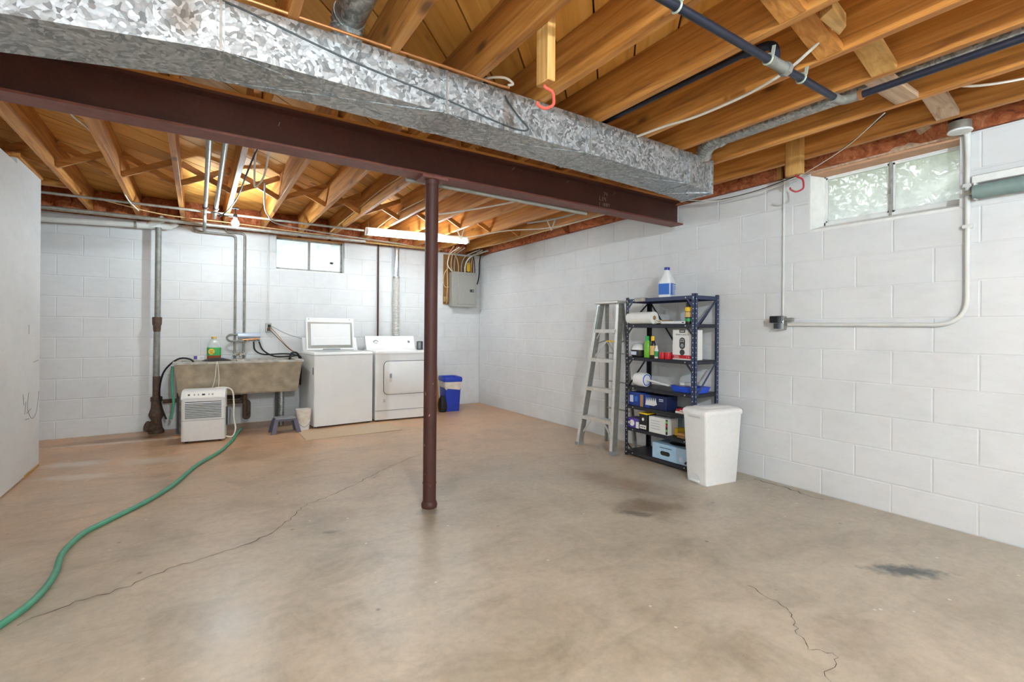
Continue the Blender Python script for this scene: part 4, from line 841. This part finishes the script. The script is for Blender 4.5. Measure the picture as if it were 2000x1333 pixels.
for x in (-.3, .3): MB().lathe([(.018, 0), (.02, .022)], 10, (x, -.26, 0)).build('foot', 'dark_grey', wa); MB().lathe([(.018, 0), (.02, .022)], 10, (x, .26, 0)).build('foot', 'dark_grey', wa)
MB().rbox(-w - .004, -w + .004, -.27, -.25, .6, .68, .003, 1).build('side_clip', 'dark_grey', wa)
dr = thing('clothes_dryer', 'white front-loading dryer right of the washer', 'dryer', (2.135, 6.005, 0), math.atan2(-.03, .672))
MB().loft([rr(.672, .60, .02, .012), rr(.672, .60, .822, .012)], True).build('cabinet', 'white_enamel', dr)
MB().loft([rr(.678, .606, .818, .015), rr(.678, .606, .838, .015), rr(.66, .59, .85, .02)], True).build('top_deck', 'white_enamel', dr)
MB().prism([(.175, .85), (.30, .85), (.30, 1.025), (.265, 1.025), (.19, .885)], -.325, .325, 'x').build('console', 'white_enamel', dr)
rc_ = lambda x, z, r, h, m, nm: MB().lathe([(r, 0), (r, h * .7), (r * .85, h)], 20, (x, .228 - .0, z), Matrix.Rotation(PI / 2 + .49, 3, 'X')).build(nm, m, dr)
rc_(-.2, .945, .036, .006, 'panel_grey', 'dial_ring'); rc_(-.2, .945, .024, .03, 'white_enamel', 'dial'); rc_(.245, .955, .015, .022, 'grey_plastic', 'start_knob')
o = MB().box(-.08, .08, -.001, .001, 0, .012).build('console_print', 'paper', dr); o.location = (-.05, .214, .94); o.rotation_euler = (-.49, 0, 0)
MB().box(.22, .25, .262, .2655, 1.004, 1.012).build('console_mark', 'grey_plastic', dr)
dd = MB().loft([[(x, -.302, z) for x, z, _ in [(p[0] , p[1], 0) for p in rr(.535, .40, 0, .05, 5)]], [(p[0], -.309, p[1]) for p in rr(.535, .40, 0, .05, 5)], [(p[0], -.3115, p[1]) for p in rr(.525, .39, 0, .045, 5)]], True).build('door', 'white_enamel', dr); dd.location.z += .525; dd.location.x += .035
MB().loft([[(p[0], -.3045, p[1]) for p in rr(.547, .412, 0, .056, 5)], [(p[0], -.3005, p[1]) for p in rr(.547, .412, 0, .056, 5)]], True).build('door_gap', 'dark_grey', dr, loc=(.035, 0, .525))
MB().rbox(-.02, .02, -.006, .004, 0, .11, .006, 2).build('door_handle', 'enamel_shade', dr, loc=(-.155, -.3135, .475)); MB().box(-.012, .012, -.008, -.002, .05, .1).build('handle_recess', 'grey_plastic', dr, loc=(-.155, -.3135, .475))
MB().box(-.334, .334, -.3025, -.2995, .128, .134).build('toe_seam', 'grey_plastic', dr)
for i in range(3): MB().box(-.24, -.215, -.3015, -.2995, .235 + i * .012, .239 + i * .012).build('badge_line', 'grey_plastic', dr)
for x in (-.3, .3):
    for y in (-.25, .25): MB().lathe([(.018, 0), (.02, .022)], 10, (x, y, 0)).build('foot', 'dark_grey', dr)
gd = thing('timer_box', 'small dark grey box standing on the dryer right end', 'box', (2.475, 6.02, .85), -.05)
MB().rbox(-.04, .03, -.03, .03, 0, .11, .004, 1).build('case', 'dark_grey', gd); MB().rbox(-.036, .0, -.033, -.028, .01, .1, .002, 1).build('face', 'grey_plastic', gd); MB().tube([(-.04, 0, .04), (-.065, -.01, .045)], .003, 6).build('lever', 'old_steel', gd)
vt = thing('dryer_vent', 'ribbed foil vent hose rising behind the dryer', 'vent hose', (2.275, 6.395, .88))
prof = [(.040 + .007 * (i % 2), i * .0105) for i in range(90)]
MB().lathe(prof, 18).build('flex_hose', 'aluminium', vt); MB().lathe([(.038, .945), (.038, 1.36)], 18).build('rigid_pipe', 'chrome', vt); MB().lathe([(.044, .935), (.044, .96)], 18).build('clamp', 'old_steel', vt)

# ------------------------------------------------------------------ far corner: blue bin, board, black bag
bb = thing('blue_bin', 'tall blue waste bin with white liner by the back wall', 'bin', (2.945, 6.07, 0), -.15)
MB().loft([rr(.19, .27, 0, .02), rr(.235, .31, .44, .025)]).build('body', 'bin_blue', bb); binliner(bb, .19, .27, .235, .31, .425, .12, 'liner', .03)
b = MB(); b.loft([rr(.255, .33, .405, .03), rr(.262, .338, .44, .03), rr(.25, .325, .468, .03), rr(.2, .27, .46, .03), rr(.19, .26, .40, .03)], False); b.build('rim', 'bin_blue', bb)
tag(MB().bar((2.745, 6.02, .0), (2.735, 6.1, .7), .03, .02, (0, 1, 0)).build('wood_strip', 'joist_z'), 'tan wooden strip leaning beside the dryer and blue bin', 'wood strip')
b = MB(); b.loft([[(x * s + .0, y * s, z) for x, y, _ in rr(.1, .14, 0, .03)] for z, s in ((0, .85), (.03, 1), (.09, 1.05), (.16, .8), (.2, .5), (.22, .3))]); tag(b.build('black_bag', 'black_rubber', loc=(2.79, 5.99, 0)), 'slumped black bag on the floor between dryer and blue bin', 'bag')

# ------------------------------------------------------------------ step ladder
ld = thing('step_ladder', 'aluminium step ladder standing against the shelf side', 'ladder', (3.32, 3.36, 0))
def rail(y0, y1, x0, x1, z1, w, d, m, nm='rail'): return MB().bar((x0, y0, 0), (x1, y1, z1), w, d, (0, 1, 0)).build(nm, m, ld)
FB, FT, ZTOP = -.165, .01, 1.385          # front rails lean towards the wall
rail(-.225, -.125, FB, FT, ZTOP, .065, .024, 'aluminium_dark'); rail(.235, .125, FB, FT, ZTOP, .065, .024, 'aluminium_dark')
for sy, (y0, y1) in ((-1, (-.225, -.125)), (1, (.235, .125))):
    o = sy * .0
    MB().bar((FB - .033, y0 + o, 0), (FT - .033, y1 + o, ZTOP), .006, .032, (0, 1, 0)).build('rail_edge', 'aluminium', ld)
    MB().box(FB - .045, FB + .045, y0 - .016, y0 + .016, 0, .03).build('foot', 'grey_plastic', ld)
rail(-.19, -.1, .16, .06, ZTOP, .035, .02, 'aluminium_dark', 'rear_leg'); rail(.195, .1, .16, .06, ZTOP, .035, .02, 'aluminium_dark', 'rear_leg')
for z in (.29, .57, .85, 1.13):
    t = z / ZTOP; x = FB + (FT - FB) * t; a = -.225 + .1 * t; c = .235 - .11 * t
    MB().rbox(x - .045, x + .04, a + .012, c - .012, z - .006, z + .004, .002, 1).build('step', 'aluminium', ld); MB().box(x - .047, x - .043, a + .008, c - .008, z - .03, z + .004).build('step_lip', 'aluminium', ld)
    if z < .6 or z > 1:
        for s_, yy in ((1, a), (-1, c)):
            if z < .5: MB().bar((x - .02, yy + s_ * .012, z - .16), (x - .02, yy + s_ * .13, z - .015), .016, .006, (1, 0, 0)).build('step_brace', 'aluminium', ld)
            elif z > 1: MB().bar((x - .02, yy + s_ * .012, z - .09), (x - .02, yy + s_ * .07, z - .012), .014, .006, (1, 0, 0)).build('step_brace', 'aluminium', ld)
for z in (.35, .62, .9): t = z / ZTOP; MB().bar((.16 - .1 * t, -.18 + .08 * t, z), (.16 - .1 * t, .185 - .09 * t, z), .018, .012).build('rear_rung', 'aluminium_dark', ld)
MB().rbox(-.055, .085, -.155, .155, 1.38, 1.405, .005, 1).build('top_cap', 'aluminium', ld)
MB().bar((-.02, .13, 1.0), (.085, .12, 1.03), .014, .008).build('spreader', 'aluminium_dark', ld); MB().bar((-.02, -.13, 1.0), (.085, -.12, 1.03), .014, .008).build('spreader', 'aluminium_dark', ld)
MB().bar((-.045, .16, .86), (.02, .06, 1.02), .014, .006, (1, 0, 0)).build('shelf_arm', 'aluminium', ld); MB().bar((.02, .06, 1.02), (.085, -.02, .86), .014, .006, (1, 0, 0)).build('shelf_arm', 'aluminium', ld)
MB().bar((-.03, -.13, 1.018), (-.03, .0, 1.022), .02, .012).build('yellow_grip', 'yellow', ld)
MB().box(FT - .06, FT - .055, .135, .15, 1.1, 1.34).build('warning_label', 'dark_grey', ld) if 0 else None
o = MB().bar((-.035 + FT - .065 + .03, .1335, 1.10), (-.035 + FT - .0, .1135, 1.36), .03, .002, (0, 1, 0)).build('warning_label', 'shade_green', ld)

# ------------------------------------------------------------------ metal shelving
SX0, SX1, SY0, SY1, SH = 3.25, 3.56, 2.36, 3.085, 1.42
sh = thing('shelving_unit', 'navy steel shelving unit with seven shelves against the right wall', 'shelving unit', ((SX0 + SX1) / 2, (SY0 + SY1) / 2, 0))
hx, hy = (SX1 - SX0) / 2, (SY1 - SY0) / 2
LV = [1.405, 1.18, .888, .625, .455, .255, .045]
pm = None
for sx in (-1, 1):
    for sy in (-1, 1):
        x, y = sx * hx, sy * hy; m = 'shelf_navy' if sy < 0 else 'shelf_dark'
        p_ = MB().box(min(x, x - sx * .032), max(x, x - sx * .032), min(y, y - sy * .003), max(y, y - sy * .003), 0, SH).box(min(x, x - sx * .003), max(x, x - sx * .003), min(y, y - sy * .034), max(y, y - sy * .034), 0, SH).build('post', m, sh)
        hb = MB()
        for i in range(36):
            z = .03 + i * .0385
            hb.box(x - sx * .014 - .003, x - sx * .014 + .003, y + sy * .0 - .0006, y + .0006, z - .0045, z + .0045)
            hb.box(x - .0006, x + .0006, y - sy * .019 - .003, y - sy * .019 + .003, z - .0045, z + .0045)
        hb.build('bolt_holes', 'hole', sh)['kind'] = 'stuff'
for i, z in enumerate(LV):
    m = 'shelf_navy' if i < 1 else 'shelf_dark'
    b = MB(); b.box(-hx + .003, hx - .003, -hy + .004, hy - .004, z - .002, z)
    for s_ in (-1, 1):
        b.box(min(s_ * (hx - .003), s_ * (hx - .006)), max(s_ * (hx - .003), s_ * (hx - .006)), -hy + .004, hy - .004, z - .03, z)
        b.box(-hx + .003, hx - .003, min(s_ * (hy - .004), s_ * (hy - .007)), max(s_ * (hy - .004), s_ * (hy - .007)), z - .03, z)
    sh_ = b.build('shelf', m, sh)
    for s_ in (-1, 1):
        if i in (0, 1, 2, 6):
            zz = z - .03 if i < 6 else z + .004; e = -.07 if i < 6 else .07
            MB().bar((-hx + .001, s_ * (hy - .085), zz + .015), (-hx + .001, s_ * (hy - .014), zz + e), .016, .003, (1, 0, 0)).build('gusset', m if i else 'shelf_navy', sh)
    bt = MB()
    for yy in (-hy + .09, -hy + .016, hy - .016, hy - .09): bt.lathe([(.005, -.002), (.004, .002)], 8, (-hx - .0 + (.001 if abs(yy) < hy - .05 else -.002), yy, z - .015), Matrix.Rotation(PI / 2, 3, 'Y'))
    bt.build('bolt_row', 'screw', sh)
for s_ in (-1, 1):
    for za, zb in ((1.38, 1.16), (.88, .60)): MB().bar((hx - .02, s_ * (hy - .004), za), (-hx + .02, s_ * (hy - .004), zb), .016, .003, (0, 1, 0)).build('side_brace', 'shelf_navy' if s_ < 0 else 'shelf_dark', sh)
MB().bar((hx - .003, hy - .03, 1.37), (hx - .003, -.02, .9), .016, .003, (1, 0, 0)).build('back_brace', 'shelf_dark', sh); MB().bar((hx - .006, -hy + .03, 1.37), (hx - .006, .02, .9), .016, .003, (1, 0, 0)).build('back_brace', 'shelf_dark', sh)

# things on the shelves
jg = thing('bleach_jug', 'white bleach jug with blue label on top of the shelving', 'jug', (3.345, 2.71, LV[0]), .35)
MB().loft([rr(.13, .1, 0, .025), rr(.14, .112, .01, .03), rr(.14, .112, .125, .03), rr(.128, .1, .15, .035), rr(.075, .07, .2, .03), rr(.046, .046, .225, .02), rr(.04, .04, .236, .018)]).build('body', 'jug_plastic', jg)
MB().tube(cr([(.03, 0, .222), (.062, 0, .2), (.072, 0, .165), (.06, 0, .135)], 5), .0125, 10).build('handle', 'jug_plastic', jg)
MB().lathe([(.024, .236), (.024, .258), (.021, .26)], 16).build('cap', 'cap_blue', jg)
MB().loft([rr(.1425, .1145, .02, .031), rr(.1425, .1145, .12, .031)]).build('label_band', 'label_pale', jg)
MB().box(-.073, -.0715, -.045, .045, .025, .116).build('label_print', 'label_blue', jg); MB().box(-.066, -.028, -.0592, -.0572, .02, .118).build('label_print', 'label_blue', jg)
for i in range(7): MB().box(-.02, .03 + random.uniform(-.01, .02), -.059, -.0572, .028 + i * .0115, .0325 + i * .0115).build('label_line', 'label_blue', jg)
MB().box(-.02, .05, -.0592, -.0572, .112, .118).build('label_line', 'cap_blue', jg)
pt = thing('paper_towel_holder', 'white paper towel roll on a wire holder clamped to the top shelf', 'paper towel', (3.285, 2.93, LV[1]))
MB().lathe([(.02, -.14), (.054, -.14), (.054, .14), (.02, .14)], 26, (0, 0, .0545), Matrix.Rotation(PI / 2, 3, 'X')).build('roll', 'paper', pt)
MB().lathe([(.0195, -.1415), (.0195, .1415)], 16, (0, 0, .0545), Matrix.Rotation(PI / 2, 3, 'X')).build('core', 'card_brown', pt)
MB().tube(elbow([(-.0, .135, .0545), (-.0, .152, .0545), (-.01, .152, .19), (-.02, .08, .205), (-.02, -.1, .205)], .03), .004, 7).build('wire_arm', 'white_plastic', pt)
MB().rbox(-.045, .0, -.07, .05, .198, .232, .004, 1).build('clamp', 'old_steel', pt)
sc_ = thing('spray_can', 'dark spray can with yellow band on the upper shelf', 'spray can', (3.29, 2.45, LV[1]))
MB().lathe([(.027, 0), (.028, .008), (.028, .1)], 18).build('can', 'dark_bottle', sc_); MB().lathe([(.0284, .02), (.0284, .045)], 18).build('green_band', 'green', sc_); MB().lathe([(.0285, .1), (.0285, .125), (.022, .135)], 18).build('yellow_band', 'yellow', sc_); MB().lathe([(.0284, .055), (.0284, .095)], 18).build('print_band', 'tawny', sc_); MB().lathe([(.02, .133), (.02, .165), (.012, .175)], 16).build('cap', 'box_black', sc_)
ps = thing('power_strip', 'white power strip lying along the upper shelf', 'power strip', (3.285, 2.56, LV[1]), .0)
MB().rbox(-.025, .025, -.1, .14, 0, .024, .006, 2).build('body', 'white_plastic', ps); MB().box(-.0255, -.02, -.09, -.07, .008, .016).build('switch', 'box_black', ps)
for i in range(4): MB().box(-.012, .012, -.04 + i * .04, -.016 + i * .04, .0235, .0248).build('socket', 'enamel_shade', ps)
tag(MB().rbox(3.3, 3.4, 2.68, 2.8, LV[1], LV[1] + .035, .006, 1).build('brown_packet', 'card_brown'), 'brown packet behind the white cord on the upper shelf', 'packet')
C('coiled_cable', [(3.28, 2.79, LV[1] + .006), (3.275, 2.74, LV[1] + .012), (3.29, 2.71, LV[1] + .02), (3.3, 2.75, LV[1] + .03), (3.285, 2.78, LV[1] + .02), (3.28, 2.7, LV[1] + .008)], .005, 'cable_white', 'short coiled white cord between towel roll and power strip')
z2 = LV[2]
tb = thing('dome_tub', 'black tub with a white domed top on the third shelf', 'tub', (3.33, 3.0, z2)); MB().lathe([(.055, 0), (.065, .01), (.07, .06), (.07, .065)], 22).build('tub', 'box_black', tb); MB().lathe([(.071, .064), (.071, .072), (.06, .1), (.035, .12), (.001, .126)], 22).build('dome', 'white_plastic', tb); MB().box(-.0715, -.066, -.03, .03, .02, .05).build('label', 'label_pale', tb)
def bottle(nm, lab, x, y, z, r, h, body, capm, labm=None, ch=.03, oval=.8):
    t = thing(nm, lab, 'bottle', (x, y, z)); MB().lathe([(r * .9, 0), (r, .006), (r, h * .6), (r * .8, h * .72), (r * .45, h * .82), (r * .4, h - ch)], 18, (0, 0, 0), None, oval, 1).build('bottle_body', body, t)
    MB().lathe([(r * .55, h - ch), (r * .55, h - .006), (r * .4, h)], 14).build('cap', capm, t)
    if labm: MB().lathe([(r * 1.012, h * .14), (r * 1.012, h * .56)], 18, (0, 0, 0), None, oval, 1).build('label_band', labm, t)
    return t
bottle('green_bottle', 'bright green dish soap bottle with green cap', 3.29, 2.868, z2, .031, .19, 'lime', 'green', None, .07)
bottle('dark_bottle', 'dark brown bottle with yellow cap and pale label', 3.285, 2.805, z2, .028, .19, 'dark_bottle', 'yellow', 'tawny', .04)
bottle('white_bottle', 'small white bottle with green label', 3.275, 2.756, z2, .019, .11, 'white_plastic', 'white_plastic', 'green', .03)
rp = thing('red_pack', 'shrink-wrapped pack of red cans on the third shelf', 'can pack', (3.29, 2.655, z2))
for i in range(2):
    for j in range(2): MB().lathe([(.022, 0), (.026, .006), (.026, .048), (.022, .056)], 14, (-.026 + i * .054, -.028 + j * .056, 0)).build('can', 'red', rp); MB().lathe([(.021, .0555), (.021, .058)], 14, (-.026 + i * .054, -.028 + j * .056, 0)).build('lid', 'old_steel', rp)
kb = thing('smart_lock_box', 'white smart lock carton with red stripe on the third shelf', 'box', (3.345, 2.50, z2), .0)
MB().rbox(-.065, .065, -.095, .095, 0, .245, .002, 1).build('carton', 'box_white', kb); MB().box(-.0662, -.064, -.0948, .0948, .012, .04).build('red_stripe', 'red', kb)
ov = [(.027 * math.cos(a), (.02 if math.sin(a) > 0 else -.02) + .027 * math.sin(a)) for a in [i * 2 * PI / 24 for i in range(24)]]
MB().prism([(y, z + .135) for y, z in ov], -.0664, -.0645, 'x').build('keypad_picture', 'dark_grey', kb); MB().prism([(.024 * math.cos(i * PI / 12), .062 + .024 * math.sin(i * PI / 12)) for i in range(24)], -.0664, -.0645, 'x').build('knob_picture', 'dark_grey', kb)
MB().prism([(.016 * math.cos(i * PI / 8), .118 + .016 * math.sin(i * PI / 8)) for i in range(16)], -.0668, -.066, 'x').build('keyhole_picture', 'grey_plastic', kb)
for y, z in ((0, .168), (.013, .163), (-.013, .163), (.014, .15), (-.014, .15), (0, .152)): MB().prism([(y + .0038 * math.cos(i * PI / 4), z + .0038 * math.sin(i * PI / 4)) for i in range(8)], -.0672, -.0662, 'x').build('key_dot', 'paper', kb)
MB().box(-.0662, -.064, -.028, .028, .222, .2452).build('brand_tab', 'box_black', kb); MB().box(-.067, -.066, -.021, .021, .231, .237).build('brand_line', 'paper', kb)
RX = (PI / 2, 0, -PI / 2)
text('SMARTCODE 270', .0165, 'dark_grey', kb, (-.0655, 0, .205), RX); text('1', .02, 'paper', kb, (-.0666, -.045, .026), RX); text('lb.', .014, 'paper', kb, (-.0666, -.066, .025), RX)
for i in range(3): MB().box(-.0666, -.0655, .03 - i * .002, .08, .032 - i * .008, .034 - i * .008).build('small_print', 'paper', kb)
for z in (.2, .15, .09, .06): MB().box(-.05, -.03, -.0958, -.0946, z, z + .012).build('side_print', 'dark_grey', kb)
z3 = LV[3]
br = thing('round_duster', 'white drum-shaped brush head with long white handle on the fourth shelf', 'brush', (3.31, 2.95, z3), 0)
mr = Matrix.Rotation(PI / 2, 3, 'X')
MB().lathe([(.03, -.062), (.055, -.055), (.064, -.02), (.064, .04), (.058, .06), (.01, .062)], 24, (0, 0, .064), mr).build('drum', 'white_plastic', br); MB().tube([(.047 * math.cos(i * PI / 14), -.0625, .064 + .047 * math.sin(i * PI / 14)) for i in range(29)], .004, 6, False).build('blue_ring', 'tray_blue', br)
MB().tube([(0, -.06, .066), (-.01, -.3, .04)], .0085, 10).build('handle', 'white_plastic', br)
ty = thing('blue_tray', 'blue plastic paint tray lying on the fourth shelf', 'tray', (3.385, 2.5, z3))
b = MB(); b.loft([rr(.16, .24, 0, .02), rr(.18, .27, .045, .02), rr(.19, .28, .047, .02), rr(.165, .25, .045, .02), rr(.15, .23, .012, .02)], True); b.build('tray', 'tray_blue', ty)
MB().tube([(-.03, .08, .05), (.05, .02, .055)], .02, 12).build('roller_sleeve', 'enamel_shade', ty); MB().tube(cr([(-.03, .08, .05), (-.06, .1, .05), (-.06, .03, .05), (-.05, -.03, .05)], 4), .004, 6).build('roller_wire', 'old_steel', ty)
z4 = LV[4]
for nm, lab, y0, y1, h, m in (('blue_carton', 'blue carton with pale picture at the left of the fifth shelf', 2.885, 3.06, .12, 'navy_box'), ('blue_carton', 'dark navy bulb carton with pale spikes lying on the fifth shelf', 2.64, 2.875, .115, 'deep_blue')):
    t = thing(nm, lab, 'box', (3.335, (y0 + y1) / 2, z4)); d = (y1 - y0) / 2; MB().rbox(-.07, .07, -d, d, 0, h, .002, 1).build('carton', m, t)
    if m == 'navy_box': MB().box(-.0712, -.069, .03, .07, .03, .09).build('picture', 'label_pale', t); MB().box(-.0714, -.069, -.085, -.05, .0, .105).build('torn_flap', 'card_brown', t); MB().box(-.0712, -.069, -.02, .015, .04, .085).build('picture', 'label_blue', t)
    else:
        MB().prism([(.105, .025), (.1, .06)] + [q_ for i in range(6) for q_ in ((.095 - i * .02, .095), (.087 - i * .02, .058))] + [(-.02, .04), (.01, .025)], -.0714, -.069, 'x').build('spike_picture', 'enamel_shade', t)
        for z in (.085, .072): MB().box(-.0712, -.069, -.085, -.04, z, z + .006).build('print_line', 'label_pale', t)
        MB().box(-.0711, -.069, .06, d - .002, .0, h - .002).build('blue_panel', 'navy_box', t)
rt_ = thing('red_packet', 'flat red and white packet at the right of the fifth shelf', 'packet', (3.30, 2.47, z4)); MB().rbox(-.045, .045, -.075, .075, 0, .018, .003, 1).build('base', 'paper', rt_); MB().rbox(-.043, .043, -.07, .07, .016, .036, .004, 1).build('top', 'red', rt_); MB().box(-.0435, -.042, -.04, .03, .022, .03).build('print', 'paper', rt_)
z5 = LV[5]
lbx = thing('bulb_box', 'purple and white light bulb box on the sixth shelf', 'box', (3.32, 3.0, z5)); MB().rbox(-.06, .06, -.07, .07, 0, .085, .002, 1).build('carton', 'purple', lbx); MB().prism([(.01 + .028 * math.cos(i * PI / 10), .043 + .028 * math.sin(i * PI / 10)) for i in range(20)], -.0614, -.059, 'x').build('bulb_picture', 'paper', lbx); MB().box(-.0614, -.059, .03, .062, .033, .053).build('bulb_picture', 'paper', lbx); MB().box(-.0614, -.059, -.0695, -.035, .004, .06).build('white_panel', 'paper', lbx)
bbx = thing('black_box', 'black box with yellow top and white window on the sixth shelf', 'box', (3.315, 2.88, z5)); MB().rbox(-.06, .06, -.045, .045, 0, .145, .002, 1).build('carton', 'box_black', bbx); MB().rbox(-.061, .061, -.046, .046, .138, .15, .002, 1).build('yellow_top', 'yellow', bbx); MB().box(-.0614, -.059, -.035, .035, .012, .045).build('window', 'paper', bbx)
MB().prism([(.012 * math.cos(i * PI / 8), .095 + .014 * math.sin(i * PI / 8)) for i in range(16)], -.0614, -.059, 'x').build('bulb_picture', 'paper', bbx)
for i in range(3): MB().lathe([(.006, -.001), (.006, .001)], 10, (-.0618, .02 - i * .02, .028), Matrix.Rotation(PI / 2, 3, 'Y')).build('dot', 'box_black', bbx)
wbx = thing('white_box', 'long white carton with coloured end bars on the sixth shelf', 'box', (3.32, 2.715, z5)); MB().rbox(-.065, .065, -.1, .1, 0, .135, .002, 1).build('carton', 'box_white', wbx)
for i in range(4): MB().box(-.0662, -.064, -.02, .08, .035 + i * .022, .038 + i * .022).build('print_line', 'grey_plastic', wbx)
MB().box(-.0664, -.064, -.098, -.078, .006, .13).build('end_bar', 'box_black', wbx)
for z, m in ((.1, 'lime'), (.07, 'red'), (.03, 'lime')): MB().box(-.067, -.065, -.096, -.08, z, z + .018).build('colour_patch', m, wbx)
tag(MB().rbox(3.32, 3.42, 2.57, 2.602, z5, z5 + .06, .004, 1).build('yellow_carton', 'yellow'), 'small yellow carton right of the white carton on the sixth shelf', 'box')
fb = thing('folded_sheet', 'pale blue folded sheet propped at the back of the sixth shelf', 'sheet', (3.46, 2.5, z5)); MB().prism([(-.12, 0), (.12, 0), (.12, .15), (.09, .15)], -.012, .012, 'x').build('sheet', 'sky_box', fb)
tb2 = thing('tan_brush', 'tan wooden brush lying at the right of the sixth shelf', 'brush', (3.295, 2.455, z5)); MB().rbox(-.03, .03, -.085, .085, .018, .04, .01, 3).build('handle_block', 'tan_wood', tb2); MB().rbox(-.026, .026, -.08, .08, 0, .02, .003, 1).build('bristles', 'card_brown', tb2)
bx = thing('tissue_carton', 'light blue carton with dark handle slot on the bottom shelf', 'box', (3.355, 2.615, LV[6])); MB().rbox(-.095, .095, -.19, .165, 0, .13, .002, 1).build('carton', 'sky_box', bx); MB().prism([(.03 + .05 * (1 if math.cos(a) > 0 else -1) * .6 + .018 * math.cos(a), .055 + .018 * math.sin(a)) for a in [PI / 16 + i * PI / 8 for i in range(16)]], -.0965, -.094, 'x').build('handle_slot', 'box_black', bx)
MB().lathe([(.075, 0), (.075, .0015)], 26, (.01, -.02, .1295), None, .7, 1.1).build('dark_oval', 'box_black', bx); MB().box(-.0962, -.094, -.035, .085, .098, .103).build('curve_print', 'deep_blue', bx); MB().prism([(-.13 + .022 * math.cos(i * PI / 10), .04 + .022 * math.sin(i * PI / 10)) for i in range(20)], -.0965, -.094, 'x').build('round_badge', 'label_pale', bx); MB().box(-.09, -.02, -.1912, -.1895, .02, .09).build('end_panel', 'paper', bx)

# ------------------------------------------------------------------ white pedal bin
wc = thing('pedal_bin', 'tall white plastic step-on waste bin in front of the shelving', 'bin', (3.245, 2.2, 0), math.atan2(-.042, .315))
MB().loft([rr(.31, .185, 0, .015), rr(.318, .19, .02, .018), rr(.372, .225, .5, .022), rr(.375, .228, .515, .022)]).build('body', 'white_plastic', wc)
MB().loft([rr(.385, .236, .508, .025), rr(.392, .242, .525, .028), rr(.385, .236, .54, .03), rr(.36, .21, .553, .04), rr(.3, .16, .558, .04)], True).build('lid', 'white_plastic', wc)
MB().loft([rr(.3, .15, .556, .03), rr(.28, .13, .564, .03)], True).build('lid_panel', 'white_plastic', wc)
MB().rbox(-.2, -.175, -.07, .05, .495, .51, .006, 2).build('lid_lip', 'enamel_shade', wc)
ar = [(.055 * math.cos(i * PI / 12), .0 + .055 * math.sin(i * PI / 12)) for i in range(13)]
o = MB().prism([(y, z) for y, z in ar], -.004, .004, 'x').build('pedal_arch', 'enamel_shade', wc); o.location = (-.158, .01, .02); o.rotation_euler = (0, -.055, 0)
MB().rbox(-.178, -.14, -.035, .05, .012, .028, .006, 2).build('pedal', 'white_plastic', wc)
a2 = MB().tube([(0, .05 * math.cos(i * PI / 12), .05 * math.sin(i * PI / 12)) for i in range(13)], .004, 6).build('embossed_arch', 'white_plastic', wc); a2.location = (-.176, .0, .36)

# ------------------------------------------------------------------ third level: pieces that belong to a part
SUB = {'breaker_box': {'latch': 'door', 'latch_button': 'door'}, 'clothes_dryer': {'door_handle': 'door', 'handle_recess': 'door', 'door_gap': 'door', 'dial': 'console', 'dial_ring': 'console', 'start_knob': 'console', 'console_print': 'console', 'console_mark': 'console'},
       'dehumidifier': {'button': 'control_panel'}, 'red_pack': {'lid': 'can'}, 'shelving_unit': {'gusset': 'shelf', 'bolt_row': 'shelf', 'bolt_holes': 'post'},
       'bleach_jug': {'label_line': 'label_band', 'label_print': 'label_band'}, 'cleaner_bottle': {'label_emblem': 'label_band', 'label_lines': 'label_band'},
       'step_ladder': {'step_lip': 'step', 'step_brace': 'step', 'rail_edge': 'rail', 'foot': 'rail', 'warning_label': 'rail'}, 'gas_pipe': {'strap_tail': 'pipe_strap', 'copper_band': 'elbow_fitting', 'union_nut': 'tee_fitting'},
       'sink_faucet': {'cross_handle': 'valve_body'}, 'pedal_bin': {'lid_panel': 'lid', 'lid_lip': 'lid'}, 'shop_light': {'hanger_chain': 'hanger_wire'}, 'power_strip': {'switch': 'body', 'socket': 'body'},
       'smart_lock_box': {k: 'carton' for k in ('red_stripe', 'keypad_picture', 'knob_picture', 'keyhole_picture', 'key_dot', 'brand_tab', 'brand_line', 'lettering', 'small_print', 'side_print')},
       'blue_carton': {k: 'carton' for k in ('picture', 'torn_flap', 'spike_picture', 'print_line', 'blue_panel')}, 'bulb_box': {'bulb_picture': 'carton', 'white_panel': 'carton'}, 'black_box': {'window': 'carton', 'bulb_picture': 'carton', 'dot': 'carton'},
       'white_box': {'print_line': 'carton', 'end_bar': 'carton', 'colour_patch': 'carton'}, 'tissue_carton': {k: 'carton' for k in ('handle_slot', 'dark_oval', 'curve_print', 'round_badge', 'end_panel')}, 'soap_box': {'purple_end': 'carton', 'print': 'carton'},
       'window_2': {'latch': 'mullion', 'pane': 'sash'}, 'support_column': {'weld_ring': 'shaft'}, 'trunk_duct': {'drive_slip': 'seam_cleat', 'screw_hole': 'end_cap'}, 'drain_line': {'cleanout_plug': 'wye_branch', 'clamp_band': 'coupling'}}
stem_ = lambda n: n.split('.')[0]
for o in list(SC.objects):
    rule = SUB.get(stem_(o.name))
    if o.parent or not rule: continue
    kids = list(o.children)
    for ch in kids:
        want = rule.get(stem_(ch.name))
        if not want: continue
        cand = [k for k in kids if stem_(k.name) == want and k is not ch]
        if not cand: continue
        ctr = lambda q: q.matrix_basis @ (sum((Vector(c) for c in q.bound_box), Vector()) / 8)
        np_ = min(cand, key=lambda k: (ctr(k) - ctr(ch)).length); m = np_.matrix_basis.inverted() @ ch.matrix_basis
        ch.parent = np_; ch.matrix_basis = m
